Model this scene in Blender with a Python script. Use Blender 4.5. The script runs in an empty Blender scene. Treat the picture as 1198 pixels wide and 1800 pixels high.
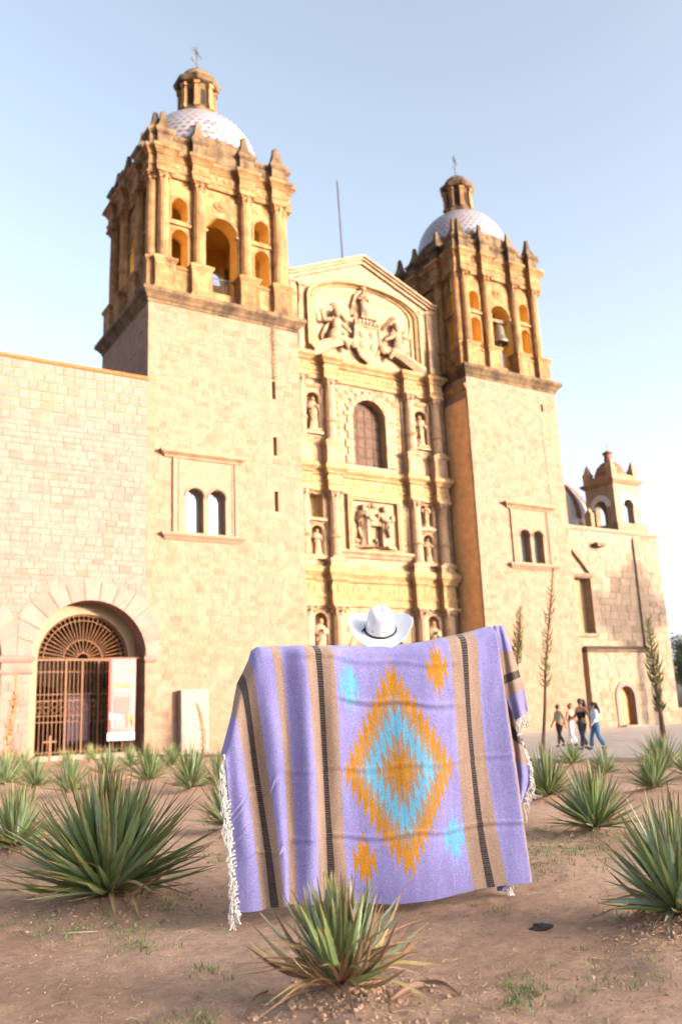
import bpy, bmesh, math, random
import numpy as np
from mathutils import Vector, Matrix, noise
from mathutils.geometry import tessellate_polygon

PI = math.pi
rad = math.radians
sc = bpy.context.scene
col = sc.collection
random.seed(7)

# ------------------------------------------------------------------ camera
FPX = 1549.0
RW = ((0.85158499, 0.08612971, 0.51709253),
      (-0.52259012, 0.21712549, 0.82447322),
      (-0.04126233, -0.97233646, 0.22991134))      # camera axes (right, down, forward) in the world
CAMH = 1.1
cam_d = bpy.data.cameras.new('camera')
cam = bpy.data.objects.new('camera', cam_d)
col.objects.link(cam)
cam.matrix_world = Matrix(((RW[0][0], -RW[0][1], -RW[0][2], 0),
                           (RW[1][0], -RW[1][1], -RW[1][2], 0),
                           (RW[2][0], -RW[2][1], -RW[2][2], CAMH),
                           (0, 0, 0, 1)))
cam_d.sensor_fit = 'VERTICAL'
cam_d.sensor_height = 36.0
cam_d.lens = 36.0 * FPX / 1800.0
cam_d.clip_end = 2000
cam_d.dof.use_dof = True
cam_d.dof.focus_distance = 5.35
cam_d.dof.aperture_fstop = 2.0
sc.camera = cam

# ------------------------------------------------------------------ world, sun, exposure
SUN_EL, SUN_AZ = 6.0, 34.0          # azimuth to the right of the facade normal (-Y)
to_sun = Vector((math.sin(rad(SUN_AZ)) * math.cos(rad(SUN_EL)),
                 -math.cos(rad(SUN_AZ)) * math.cos(rad(SUN_EL)), math.sin(rad(SUN_EL))))
world = bpy.data.worlds.new('World')
sc.world = world
world.use_nodes = True
wn = world.node_tree
sky = wn.nodes.new('ShaderNodeTexSky')
sky.sky_type = 'NISHITA'
sky.sun_disc = False
sky.sun_elevation = rad(SUN_EL)
sky.sun_rotation = math.atan2(to_sun.x, to_sun.y)
sky.altitude = 1000
sky.air_density = 0.36
sky.dust_density = 10.0
sky.ozone_density = 0.5
wn.nodes['Background'].inputs['Strength'].default_value = 0.14
soft = wn.nodes.new('ShaderNodeHueSaturation')          # hazy evening air: paler than the clear-sky model
soft.inputs['Saturation'].default_value = 0.63
soft.inputs['Hue'].default_value = 0.482
wn.links.new(sky.outputs[0], soft.inputs['Color'])
wn.links.new(soft.outputs[0], wn.nodes['Background'].inputs['Color'])
sun_d = bpy.data.lights.new('sun', 'SUN')
sun_d.energy = 2.0
sun_d.angle = rad(0.9)
sun_d.color = (1.0, 0.75, 0.53)
sun = bpy.data.objects.new('sun', sun_d)
sun.rotation_euler = to_sun.to_track_quat('Z', 'Y').to_euler()
sun.location = (20, -30, 40)
col.objects.link(sun)
sc.view_settings.view_transform = 'Standard'
sc.view_settings.look = 'None'
sc.view_settings.gamma = 1
sc.view_settings.use_curve_mapping = False
sc.view_settings.exposure = 3.08

# ------------------------------------------------------------------ photo point -> world
def ray(px, py):
    c = (px - 599.0, py - 900.0, FPX)
    return Vector([sum(RW[i][j] * c[j] for j in range(3)) for i in range(3)])
def on_ground(px, py, z=0.0):
    d = ray(px, py); t = (z - CAMH) / d.z
    return Vector((d.x * t, d.y * t, z))
def on_y(px, py, Y):
    d = ray(px, py); t = Y / d.y
    return Vector((d.x * t, Y, CAMH + d.z * t))

# ------------------------------------------------------------------ materials
def nodemat(name, rough=0.85, spec=0.3):
    m = bpy.data.materials.new(name); m.use_nodes = True
    nt = m.node_tree; b = nt.nodes['Principled BSDF']
    b.inputs['Roughness'].default_value = rough
    b.inputs['Specular IOR Level'].default_value = spec
    return m, nt, b
def N(nt, t, **kw):
    n = nt.nodes.new(t)
    for k, v in kw.items():
        if k.startswith('i_'):
            n.inputs[k[2:].replace('_', ' ')].default_value = v
        else:
            setattr(n, k, v)
    return n
def L(nt, a, b): nt.links.new(a, b)
def ramp(nt, stops, interp='LINEAR'):
    r = nt.nodes.new('ShaderNodeValToRGB'); r.color_ramp.interpolation = interp
    e = r.color_ramp.elements
    while len(e) < len(stops): e.new(0.5)
    for i, (p, c) in enumerate(stops):
        e[i].position = p; e[i].color = (c[0], c[1], c[2], 1)
    return r
def mixc(nt, mode='MIX', fac=0.5):
    m = nt.nodes.new('ShaderNodeMix'); m.data_type = 'RGBA'; m.blend_type = mode
    m.inputs[0].default_value = fac
    return m   # inputs 6,7 output 2
def math_n(nt, op, a=None, b=None):
    m = nt.nodes.new('ShaderNodeMath'); m.operation = op
    if a is not None: m.inputs[0].default_value = a
    if b is not None: m.inputs[1].default_value = b
    return m

def stone(name, stops, mottle=0.35, stain=0.0, stain_col=(0.05, 0.032, 0.018), ledge=0.0, bump=0.35, rough=0.9, stain_scale=0.55):
    """cut stone: a tone per block, mottling, weather stains with their own shapes"""
    m, nt, b = nodemat(name, rough, 0.2)
    at = N(nt, 'ShaderNodeAttribute', attribute_name='blk')
    oi = N(nt, 'ShaderNodeObjectInfo')
    ad = math_n(nt, 'ADD'); L(nt, at.outputs['Fac'], ad.inputs[0]); L(nt, oi.outputs['Random'], ad.inputs[1])
    fr = math_n(nt, 'FRACT'); L(nt, ad.outputs[0], fr.inputs[0])
    cr = ramp(nt, stops); L(nt, fr.outputs[0], cr.inputs[0])
    geo = N(nt, 'ShaderNodeNewGeometry')
    n1 = N(nt, 'ShaderNodeTexNoise'); n1.inputs['Scale'].default_value = 2.2; n1.inputs['Detail'].default_value = 8; n1.inputs['Roughness'].default_value = 0.65
    L(nt, geo.outputs['Position'], n1.inputs['Vector'])
    r1 = ramp(nt, [(0.3, (1 - mottle,) * 3), (0.7, (1 + mottle * 0.4,) * 3)]); L(nt, n1.outputs['Fac'], r1.inputs[0])
    mx = mixc(nt, 'MULTIPLY', 1.0); L(nt, cr.outputs[0], mx.inputs[6]); L(nt, r1.outputs[0], mx.inputs[7])
    out = mx.outputs[2]
    if stain > 0 or ledge > 0:
        mp = N(nt, 'ShaderNodeMapping'); mp.inputs['Scale'].default_value = (1, 1, 0.35)
        L(nt, geo.outputs['Position'], mp.inputs['Vector'])
        n2 = N(nt, 'ShaderNodeTexNoise'); n2.inputs['Scale'].default_value = stain_scale; n2.inputs['Detail'].default_value = 9; n2.inputs['Roughness'].default_value = 0.7
        L(nt, mp.outputs[0], n2.inputs['Vector'])
        r2 = ramp(nt, [(0.62 - stain * 0.25, (0, 0, 0)), (0.8 - stain * 0.25, (1, 1, 1))]); L(nt, n2.outputs['Fac'], r2.inputs[0])
        sx = N(nt, 'ShaderNodeSeparateXYZ'); L(nt, geo.outputs['Normal'], sx.inputs[0])
        up = N(nt, 'ShaderNodeMapRange'); up.inputs[1].default_value = 0.35; up.inputs[2].default_value = 0.8; up.inputs[4].default_value = ledge
        L(nt, sx.outputs['Z'], up.inputs[0])
        mxx = math_n(nt, 'MAXIMUM'); L(nt, r2.outputs[0], mxx.inputs[0]); L(nt, up.outputs[0], mxx.inputs[1])
        sm = math_n(nt, 'MULTIPLY', b=0.85); L(nt, mxx.outputs[0], sm.inputs[0])
        m3 = mixc(nt); L(nt, sm.outputs[0], m3.inputs[0]); L(nt, out, m3.inputs[6]); m3.inputs[7].default_value = (*stain_col, 1)
        out = m3.outputs[2]
    L(nt, out, b.inputs['Base Color'])
    n3 = N(nt, 'ShaderNodeTexNoise'); n3.inputs['Scale'].default_value = 9; n3.inputs['Detail'].default_value = 6
    L(nt, geo.outputs['Position'], n3.inputs['Vector'])
    bp = N(nt, 'ShaderNodeBump'); bp.inputs['Strength'].default_value = bump; bp.inputs['Distance'].default_value = 0.03
    L(nt, n3.outputs['Fac'], bp.inputs['Height']); L(nt, bp.outputs[0], b.inputs['Normal'])
    return m

def plain(name, c, rough=0.7, spec=0.3, var=0.25, scale=6.0, metal=0.0, bump=0.0):
    m, nt, b = nodemat(name, rough, spec)
    b.inputs['Metallic'].default_value = metal
    geo = N(nt, 'ShaderNodeNewGeometry')
    n1 = N(nt, 'ShaderNodeTexNoise'); n1.inputs['Scale'].default_value = scale; n1.inputs['Detail'].default_value = 6
    L(nt, geo.outputs['Position'], n1.inputs['Vector'])
    r = ramp(nt, [(0.25, tuple(x * (1 - var) for x in c)), (0.75, tuple(min(1, x * (1 + var)) for x in c))])
    L(nt, n1.outputs['Fac'], r.inputs[0]); L(nt, r.outputs[0], b.inputs['Base Color'])
    if bump:
        bp = N(nt, 'ShaderNodeBump'); bp.inputs['Strength'].default_value = bump; bp.inputs['Distance'].default_value = 0.02
        L(nt, n1.outputs['Fac'], bp.inputs['Height']); L(nt, bp.outputs[0], b.inputs['Normal'])
    return m

MT = {}
MT['wall'] = stone('tower stone', [(0, (0.190, 0.122, 0.086)), (0.3, (0.201, 0.129, 0.092)), (0.6, (0.177, 0.114, 0.078)), (0.82, (0.209, 0.134, 0.095)), (0.93, (0.152, 0.097, 0.064)), (1, (0.190, 0.122, 0.086))], 0.24, 0.24, (0.135, 0.092, 0.052), stain_scale=0.45)
MT['wing'] = stone('wing stone', [(0, (0.188, 0.119, 0.103)), (0.3, (0.199, 0.126, 0.109)), (0.6, (0.175, 0.111, 0.094)), (0.82, (0.206, 0.131, 0.114)), (0.93, (0.154, 0.097, 0.079)), (1, (0.188, 0.119, 0.103))], 0.2, 0.14, (0.15, 0.108, 0.066))
MT['chapel'] = stone('chapel stone', [(0, (0.197, 0.143, 0.106)), (0.3, (0.213, 0.155, 0.114)), (0.6, (0.179, 0.131, 0.094)), (0.82, (0.222, 0.163, 0.120)), (0.93, (0.148, 0.108, 0.073)), (1, (0.197, 0.143, 0.106))], 0.3, 0.3, (0.10, 0.075, 0.05), stain_scale=0.35)
MT['mortar'] = plain('lime mortar', (.205, .148, .100), 0.95, 0.1, 0.2, 4)
MT['carved'] = stone('carved facade stone', [(0, (0.244, 0.163, 0.105)), (0.3, (0.257, 0.171, 0.111)), (0.6, (0.230, 0.153, 0.097)), (0.82, (0.263, 0.176, 0.114)), (0.93, (0.207, 0.138, 0.085)), (1, (0.244, 0.163, 0.105))], 0.4, 0.24, (0.085, 0.05, 0.025), 0.6, stain_scale=0.8)
MT['belfry'] = stone('weathered belfry stone', [(0, (0.235, 0.130, 0.059)), (0.3, (0.248, 0.138, 0.061)), (0.6, (0.218, 0.122, 0.054)), (0.82, (0.258, 0.142, 0.065)), (0.93, (0.187, 0.103, 0.044)), (1, (0.235, 0.130, 0.059))], 0.5, 0.5, (0.03, 0.02, 0.012), 0.9, stain_scale=0.8)
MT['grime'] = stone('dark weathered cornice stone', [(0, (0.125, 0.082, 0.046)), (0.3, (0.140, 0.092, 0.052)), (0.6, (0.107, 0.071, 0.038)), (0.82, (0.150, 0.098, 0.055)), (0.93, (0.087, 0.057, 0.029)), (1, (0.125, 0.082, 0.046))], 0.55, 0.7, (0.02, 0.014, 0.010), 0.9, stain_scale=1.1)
MT['ochre'] = plain('ochre plaster', (.50, .30, .08), 0.9, 0.1, 0.12, 1.5)
MT['glass'] = plain('window glass', (.13, .14, .145), 0.08, 0.8, 0.1, 1.0)
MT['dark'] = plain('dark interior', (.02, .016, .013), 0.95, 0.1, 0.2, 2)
MT['iron'] = plain('wrought iron', (.035, .028, .025), 0.6, 0.4, 0.3, 8)
MT['rust'] = plain('rust painted iron', (.12, .055, .025), 0.7, 0.3, 0.3, 10)
MT['wood'] = plain('old brown wood', (.15, .085, .05), 0.8, 0.2, 0.35, 5, bump=0.3)
MT['orangewood'] = plain('orange varnished wood', (.26, .088, .018), 0.55, 0.4, 0.2, 4)
MT['terracotta'] = plain('terracotta coping', (.22, .075, .025), 0.85, 0.2, 0.25, 6)
MT['white'] = plain('white paint', (.29, .29, .30), 0.7, 0.3, 0.06, 3)
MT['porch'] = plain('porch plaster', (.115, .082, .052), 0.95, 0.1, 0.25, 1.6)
MT['stele'] = plain('pale stele stone', (.20, .165, .14), 0.9, 0.2, 0.08, 4)
MT['reddome'] = plain('red tile', (.13, .066, .04), 0.8, 0.2, 0.25, 5)
MT['bronze'] = plain('bell bronze', (.10, .085, .06), 0.5, 0.5, 0.3, 6, metal=0.6)

# ------------------------------------------------------------------ mesh builder
RNG = random.Random(11)
class MB:
    def __init__(s): s.v = []; s.f = []; s.m = []; s.b = []; s.M = None
    def add(s, pts, faces, mi=0, blk=None):
        o = len(s.v)
        if blk is None: blk = 0.0
        if s.M is not None:
            M = s.M; pts = [M @ Vector(p) for p in pts]
        s.v.extend([tuple(p) for p in pts])
        for f in faces:
            s.f.append(tuple(i + o for i in f)); s.m.append(mi); s.b.append(blk)
    def box(s, x0, x1, y0, y1, z0, z1, mi=0, blk=None, back=True):
        P = [(x0, y0, z0), (x1, y0, z0), (x1, y1, z0), (x0, y1, z0), (x0, y0, z1), (x1, y0, z1), (x1, y1, z1), (x0, y1, z1)]
        F = [(0, 3, 2, 1), (4, 5, 6, 7), (0, 1, 5, 4), (1, 2, 6, 5), (3, 0, 4, 7)]
        if back: F.append((2, 3, 7, 6))
        s.add(P, F, mi, blk)
    def plate(s, loops, y0, y1, mf=0, ms=0, mb=None, back=True):
        """(x,z) outline with holes, from y0 (front) to y1 (back)"""
        flat = [p for l in loops for p in l]; n = len(flat)
        tri = tessellate_polygon([[Vector((p[0], p[1], 0)) for p in l] for l in loops])
        s.add([(p[0], y0, p[1]) for p in flat], [tuple(t) for t in tri], mf)
        if back: s.add([(p[0], y1, p[1]) for p in flat], [tuple(t) for t in tri], ms if mb is None else mb)
        o = 0
        for l in loops:
            k = len(l)
            s.add([(p[0], y0, p[1]) for p in l] + [(p[0], y1, p[1]) for p in l], [(i, (i + 1) % k, (i + 1) % k + k, i + k) for i in range(k)], ms)
    def lathe(s, prof, cx=0, cy=0, n=16, rot=0.0, mi=0, a0=0.0, a1=2 * PI, sx=1, sy=1, flute=0.0, cap=True):
        full = abs(a1 - a0 - 2 * PI) < 1e-6
        cnt = n if full else n + 1
        P = []
        for j, (r, z) in enumerate(prof):
            for i in range(cnt):
                a = a0 + (a1 - a0) * i / n + rot
                rr = r * (1 - flute * (i % 2))
                P.append((cx + rr * math.cos(a) * sx, cy + rr * math.sin(a) * sy, z))
        F = []
        for j in range(len(prof) - 1):
            for i in range(n):
                i2 = (i + 1) % cnt
                F.append((j * cnt + i, j * cnt + i2, (j + 1) * cnt + i2, (j + 1) * cnt + i))
        if full and cap:
            F.append(tuple(range(cnt - 1, -1, -1))); F.append(tuple((len(prof) - 1) * cnt + i for i in range(cnt)))
        s.add(P, F, mi)
    def sweep(s, prof, path, closed=False, mi=0, cap=True):
        """profile of (out, z); path of (x,y); out is to the right of the travel direction"""
        n = len(path); offs = []
        for i in range(n):
            p = Vector(path[i])
            a = Vector(path[i - 1]) if (i > 0 or closed) else None
            c = Vector(path[(i + 1) % n]) if (i < n - 1 or closed) else None
            d1 = (p - a).normalized() if a is not None else None
            d2 = (c - p).normalized() if c is not None else None
            if d1 is None: d1 = d2
            if d2 is None: d2 = d1
            n1 = Vector((d1.y, -d1.x)); n2 = Vector((d2.y, -d2.x))
            mt = n1 + n2
            mt = mt / max(0.2, mt.dot(n1)) if mt.length > 1e-6 else n1
            offs.append(mt)
        P = []
        for (o, z) in prof:
            for i in range(n): P.append((path[i][0] + offs[i].x * o, path[i][1] + offs[i].y * o, z))
        F = []
        for j in range(len(prof) - 1):
            for i in range(n if closed else n - 1):
                i2 = (i + 1) % n
                F.append((j * n + i, j * n + i2, (j + 1) * n + i2, (j + 1) * n + i))
        if closed and cap:
            F.append(tuple(range(n - 1, -1, -1))); F.append(tuple((len(prof) - 1) * n + i for i in range(n)))
        if not closed and cap:
            F.append(tuple(j * n for j in range(len(prof)))); F.append(tuple(j * n + n - 1 for j in range(len(prof) - 1, -1, -1)))
        s.add(P, F, mi)
    def ell(s, c, r, n=10, m=7, mi=0, R=None):
        P = []; F = []
        for j in range(m + 1):
            t = PI * j / m
            for i in range(n):
                a = 2 * PI * i / n
                p = Vector((r[0] * math.sin(t) * math.cos(a), r[1] * math.sin(t) * math.sin(a), r[2] * math.cos(t)))
                if R is not None: p = R @ p
                P.append(p + Vector(c))
        for j in range(m):
            for i in range(n):
                i2 = (i + 1) % n
                F.append((j * n + i, (j + 1) * n + i, (j + 1) * n + i2, j * n + i2))
        s.add(P, F, mi)
    def tube(s, pts, r, n=6, mi=0):
        pts = [Vector(p) for p in pts]; k = len(pts); P = []
        rs = r if isinstance(r, (list, tuple)) else [r] * k
        for i, p in enumerate(pts):
            t = (pts[min(i + 1, k - 1)] - pts[max(i - 1, 0)]).normalized()
            u = t.cross(Vector((0, 0, 1)))
            if u.length < 1e-3: u = t.cross(Vector((1, 0, 0)))
            u.normalize(); w = t.cross(u)
            for j in range(n):
                a = 2 * PI * j / n
                P.append(p + (u * math.cos(a) + w * math.sin(a)) * rs[i])
        F = [(i * n + j, i * n + (j + 1) % n, (i + 1) * n + (j + 1) % n, (i + 1) * n + j) for i in range(k - 1) for j in range(n)]
        F.append(tuple(range(n - 1, -1, -1))); F.append(tuple((k - 1) * n + j for j in range(n)))
        s.add(P, F, mi)
    def mesh(s, name, mats, smooth=False, recalc=True, shift=None, angle=None):
        me = bpy.data.meshes.new(name)
        v = s.v
        if shift is not None: v = [(p[0] - shift[0], p[1] - shift[1], p[2] - shift[2]) for p in v]
        me.from_pydata(v, [], s.f)
        if not isinstance(mats, (list, tuple)): mats = [mats]
        for m in mats: me.materials.append(m)
        me.polygons.foreach_set('material_index', s.m)
        if any(s.b):
            a = me.attributes.new('blk', 'FLOAT', 'FACE'); a.data.foreach_set('value', s.b)
        if recalc:
            bm = bmesh.new(); bm.from_mesh(me)
            bmesh.ops.recalc_face_normals(bm, faces=bm.faces); bm.to_mesh(me); bm.free()
        if smooth:
            me.polygons.foreach_set('use_smooth', [True] * len(me.polygons))
            if angle: me.set_sharp_from_angle(angle=rad(angle))
        return me
    def build(s, name, mats, parent=None, smooth=False, recalc=True, angle=40):
        a = np.array(s.v)
        c = (a.min(0) + a.max(0)) / 2; c[2] = a[:, 2].min()
        me = s.mesh(name, mats, smooth, recalc, c, angle if smooth else None)
        o = bpy.data.objects.new(name, me); col.objects.link(o)
        place(o, c, parent)
        return o

WPOS = {}
def place(o, w, parent=None):
    """world position w (no rotations on the parents)"""
    w = Vector(w); WPOS[o.name] = w
    if parent is not None:
        o.parent = parent; o.location = w - WPOS[parent.name]
    else:
        o.location = w
def tag(o, label=None, cat=None, group=None, kind=None):
    if label: o['label'] = label
    if cat: o['category'] = cat
    if group: o['group'] = group
    if kind: o['kind'] = kind
    return o
def thing(name, loc, label, cat, group=None):
    o = bpy.data.objects.new(name, None); o.empty_display_size = 0.3
    col.objects.link(o); place(o, loc)
    return tag(o, label, cat, group)
def inst(name, me, w, parent=None, scale=None, rotz=None, rot=None):
    o = bpy.data.objects.new(name, me); col.objects.link(o); place(o, w, parent)
    if scale is not None: o.scale = scale
    if rotz is not None: o.rotation_euler = (0, 0, rotz)
    if rot is not None: o.rotation_euler = rot
    return o

def arch_loop(x0, x1, z0, zs, n=14, rise=None):
    r = (x1 - x0) / 2; cx = (x0 + x1) / 2; h = r if rise is None else rise
    return [(x0, z0), (x1, z0)] + [(cx + r * math.cos(PI * i / n), zs + h * math.sin(PI * i / n)) for i in range(n + 1)]
def rect_loop(x0, x1, z0, z1): return [(x0, z0), (x1, z0), (x1, z1), (x0, z1)]

# one unit block with a slightly rounded front, shared by every stone that is picked out singly
ub = MB()
ub.add([(-.5, 0, -.5), (.5, 0, -.5), (.5, 0, .5), (-.5, 0, .5), (-.485, -1, -.47), (.485, -1, -.47), (.485, -1, .47), (-.485, -1, .47)],
       [(4, 5, 6, 7), (0, 1, 5, 4), (1, 2, 6, 5), (2, 3, 7, 6), (3, 0, 4, 7)], 0, 0.001)
UNIT = {}
def unit_block(mat):
    if mat.name not in UNIT: UNIT[mat.name] = ub.mesh('stone_block', mat, recalc=False)
    return UNIT[mat.name]

def courses(x0, x1, z0, z1, holes, hr, lr, rng, joint=0.012):
    out = []; z = z0
    while z < z1 - 0.08:
        h = rng.uniform(*hr)
        if z + h > z1 - 0.1: h = z1 - z
        ivs = []
        for hl in holes:
            if hl[0] == 'r':
                if hl[3] < z + h - .03 and hl[4] > z + .03: ivs.append((hl[1], hl[2]))
            else:
                _, cx, cz, r = hl; zm = max(z + h * .3, cz)
                if z + h < cz + .05: continue
                if zm - cz < r and z + h > 0:
                    w = math.sqrt(r * r - (zm - cz) ** 2); ivs.append((cx - w, cx + w))
        ivs.sort(); free = []; a = x0
        for (p, q) in ivs:
            if p > a: free.append((a, min(p, x1)))
            a = max(a, q)
        if a < x1: free.append((a, x1))
        for (p, q) in free:
            x = p - rng.uniform(0, lr[0] * .6) if p == x0 else p
            while x < q - 0.02:
                l = rng.uniform(*lr); e = x + l
                if q - e < lr[0] * .5: e = q
                xa = max(x, p)
                if e - xa > 0.06: out.append((xa + joint * .5, min(e, q) - joint * .5, z + joint * .5, z + h - joint * .5))
                x = e
        z += h
    return out

def stone_wall(parent, blocks, mat, axis, plane, rng, proud=(0.012, 0.03), singles=300, visible=None):
    """axis 'y': front faces -Y at y=plane; axis 'x': faces -X at x=plane (block u runs along +Y)"""
    def area(b): return (b[1] - b[0]) * (b[3] - b[2])
    order = sorted(range(len(blocks)), key=lambda i: -(area(blocks[i]) if visible is None or visible(blocks[i]) else area(blocks[i]) * 1e-3))
    single = set(order[:singles]); me = unit_block(mat); mb = MB()
    for i, (a, b, c, d) in enumerate(blocks):
        pr = rng.uniform(*proud)
        if i in single:
            w = ((a + b) / 2, plane, (c + d) / 2) if axis == 'y' else (plane, (a + b) / 2, (c + d) / 2)
            inst('stone_block', me, w, parent, (b - a, pr, d - c), rotz=0 if axis == 'y' else -PI / 2)
        else:
            k = rng.random()
            if axis == 'y': mb.box(a, b, plane - pr, plane, c, d, 0, k, back=False)
            else: mb.box(plane - pr, plane, a, b, c, d, 0, k)
    if mb.f:
        o = mb.build('stone_courses', mat, parent, recalc=False); o['kind'] = 'stuff'

# ------------------------------------------------------------------ ground
PLANTS = []
def bumps(x, y):
    d = math.hypot(x, y)
    k = 1.0 if d < 9 else max(0.0, 1 - (d - 9) / 9)
    z = 0
    if k > 0:
        p = Vector((x, y, 0))
        z = k * (0.035 * noise.noise(p * 0.9) + 0.02 * noise.noise(p * 3.1) + 0.011 * noise.noise(p * 9) + 0.006 * noise.noise(p * 23)) - 0.01
    for (px, py, r, h) in PLANTS:
        q = math.hypot(x - px, y - py)
        if q < r * 2: z += h * math.exp(-(q / r) ** 2 * 1.6) * (1 + 0.5 * noise.noise(Vector((x, y, 3)) * 7))
    return z
MT['mortar2'] = plain('orange lime mortar', (.20, .138, .09), 0.95, 0.1, 0.15, 4)
MT['porch2'] = plain('porch arch stone', (.20, .15, .10), 0.95, 0.1, 0.15, 2)
MT['shutter'] = plain('weathered wooden shutter', (.07, .043, .031), 0.85, 0.2, 0.4, 3, bump=0.3)
MT['darkstone'] = plain('dark patinated stone', (.055, .045, .04), 0.7, 0.3, 0.4, 4)
MT['lilac'] = plain('lilac print', (.42, .33, .42), 0.7, 0.2, 0.05, 3)
MT['indigo'] = plain('indigo print', (.12, .10, .22), 0.7, 0.2, 0.05, 3)
MT['pink'] = plain('pink banner cloth', (.215, .125, .125), 0.8, 0.2, 0.06, 3)
MT['red'] = plain('red banner print', (.24, .045, .03), 0.8, 0.2, 0.06, 3)
MT['salmon'] = plain('salmon banner print', (.22, .095, .09), 0.8, 0.2, 0.06, 3)
MT['yellow'] = plain('yellow banner print', (.24, .165, .09), 0.8, 0.2, 0.06, 3)
MT['paleblue'] = plain('pale blue banner print', (.19, .21, .22), 0.8, 0.2, 0.06, 3)
MT['orange'] = plain('orange banner print', (.24, .12, .06), 0.8, 0.2, 0.06, 3)
MT['orangestone'] = plain('orange limewash', (.20, .138, .08), 0.9, 0.2, 0.15, 2)
MT['flankbounce'] = stone('bounce tinted flank stone', [(0, (.50, .28, .12)), (1, (.58, .33, .15))], 0.3, 0.1, (.25, .14, .07))  # bright orange tone paints in the light bounced off the church front
MT['reddish'] = stone('reddish turret stone', [(0, (.20, .13, .08)), (1, (.23, .155, .10))], 0.35, 0.3, (.07, .045, .03), .5)
MT['frieze'] = stone('ochre frieze stone', [(0, (.24, .155, .076)), (.5, (.26, .172, .09)), (1, (.225, .14, .068))], 0.4, 0.2, (0.10, 0.05, 0.02), 0.6, stain_scale=0.9)  # oranger than the carved stone; for entablatures, niches and ornament

# ================================================================== ARCHITECTURE
def column_mesh(r, h, mat, cap_h=0.45, base_h=0.22, flute=0.06):
    """engaged column: base mouldings, fluted shaft with taper, leafy capital and abacus; origin at its foot"""
    b = MB()
    b.box(-r * 1.35, r * 1.35, -r * 1.35, r * 1.35, 0, base_h * .4)
    b.lathe([(r * 1.3, base_h * .4), (r * 1.35, base_h * .6), (r * 1.12, base_h * .8), (r * 1.05, base_h)], n=16)
    z1 = h - cap_h
    b.lathe([(r, base_h), (r * 1.02, base_h + (z1 - base_h) * .35), (r * .88, z1)], n=28, flute=flute)
    b.lathe([(r * .95, z1 - .05), (r * .98, z1), (r * .9, z1 + .03), (r * .95, z1 + cap_h * .35), (r * 1.25, z1 + cap_h * .7), (r * 1.4, z1 + cap_h * .82)], n=16, flute=0.12)
    for k in range(8):
        a = 2 * PI * k / 8
        b.ell((math.cos(a) * r * 1.12, math.sin(a) * r * 1.12, z1 + cap_h * .42), (r * .2, r * .2, cap_h * .16), 6, 4)
    for sx in (-1, 1):
        for sy in (-1, 1):
            b.ell((sx * r * 1.05, sy * r * 1.05, z1 + cap_h * .72), (r * .26, r * .26, cap_h * .15), 6, 4)
    b.box(-r * 1.42, r * 1.42, -r * 1.42, r * 1.42, z1 + cap_h * .82, h)
    return b.mesh('column', mat, smooth=True, angle=35)

def pedestal_mesh(w, d, h, mat):
    """panelled pedestal, origin at the foot, front at -d/2"""
    b = MB(); x = w / 2; y = d / 2
    sq = [(-x, -y), (x, -y), (x, y), (-x, y)]
    b.sweep([(0.06, 0), (0.06, .1), (0.03, .16), (0, .2), (0, h - .26), (0.03, h - .22), (0.05, h - .16), (0.10, h - .1), (0.10, h)], sq, True)
    for s in (-1, 1):   # raised frames around the recessed panels on the front
        b.box(s * (x - .08) - .045, s * (x - .08) + .045, -y - .022, -y + .01, .28, h - .34)
    b.box(-x + .13, x - .13, -y - .02, -y + .01, .28, .36); b.box(-x + .13, x - .13, -y - .02, -y + .01, h - .42, h - .34)
    return b.mesh('pedestal', mat)

def pinnacle_mesh(w, h, mat):
    b = MB(); r = w / 2 * math.sqrt(2)
    b.lathe([(r * .98, 0), (r * 1.02, .06 * h), (r * .95, .1 * h), (r * .8, .2 * h), (r * .55, .38 * h), (r * .4, .58 * h), (r * .3, .78 * h), (r * .24, .95 * h), (r * .12, h)], n=4, rot=PI / 4)
    return b.mesh('pinnacle', mat)

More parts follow.
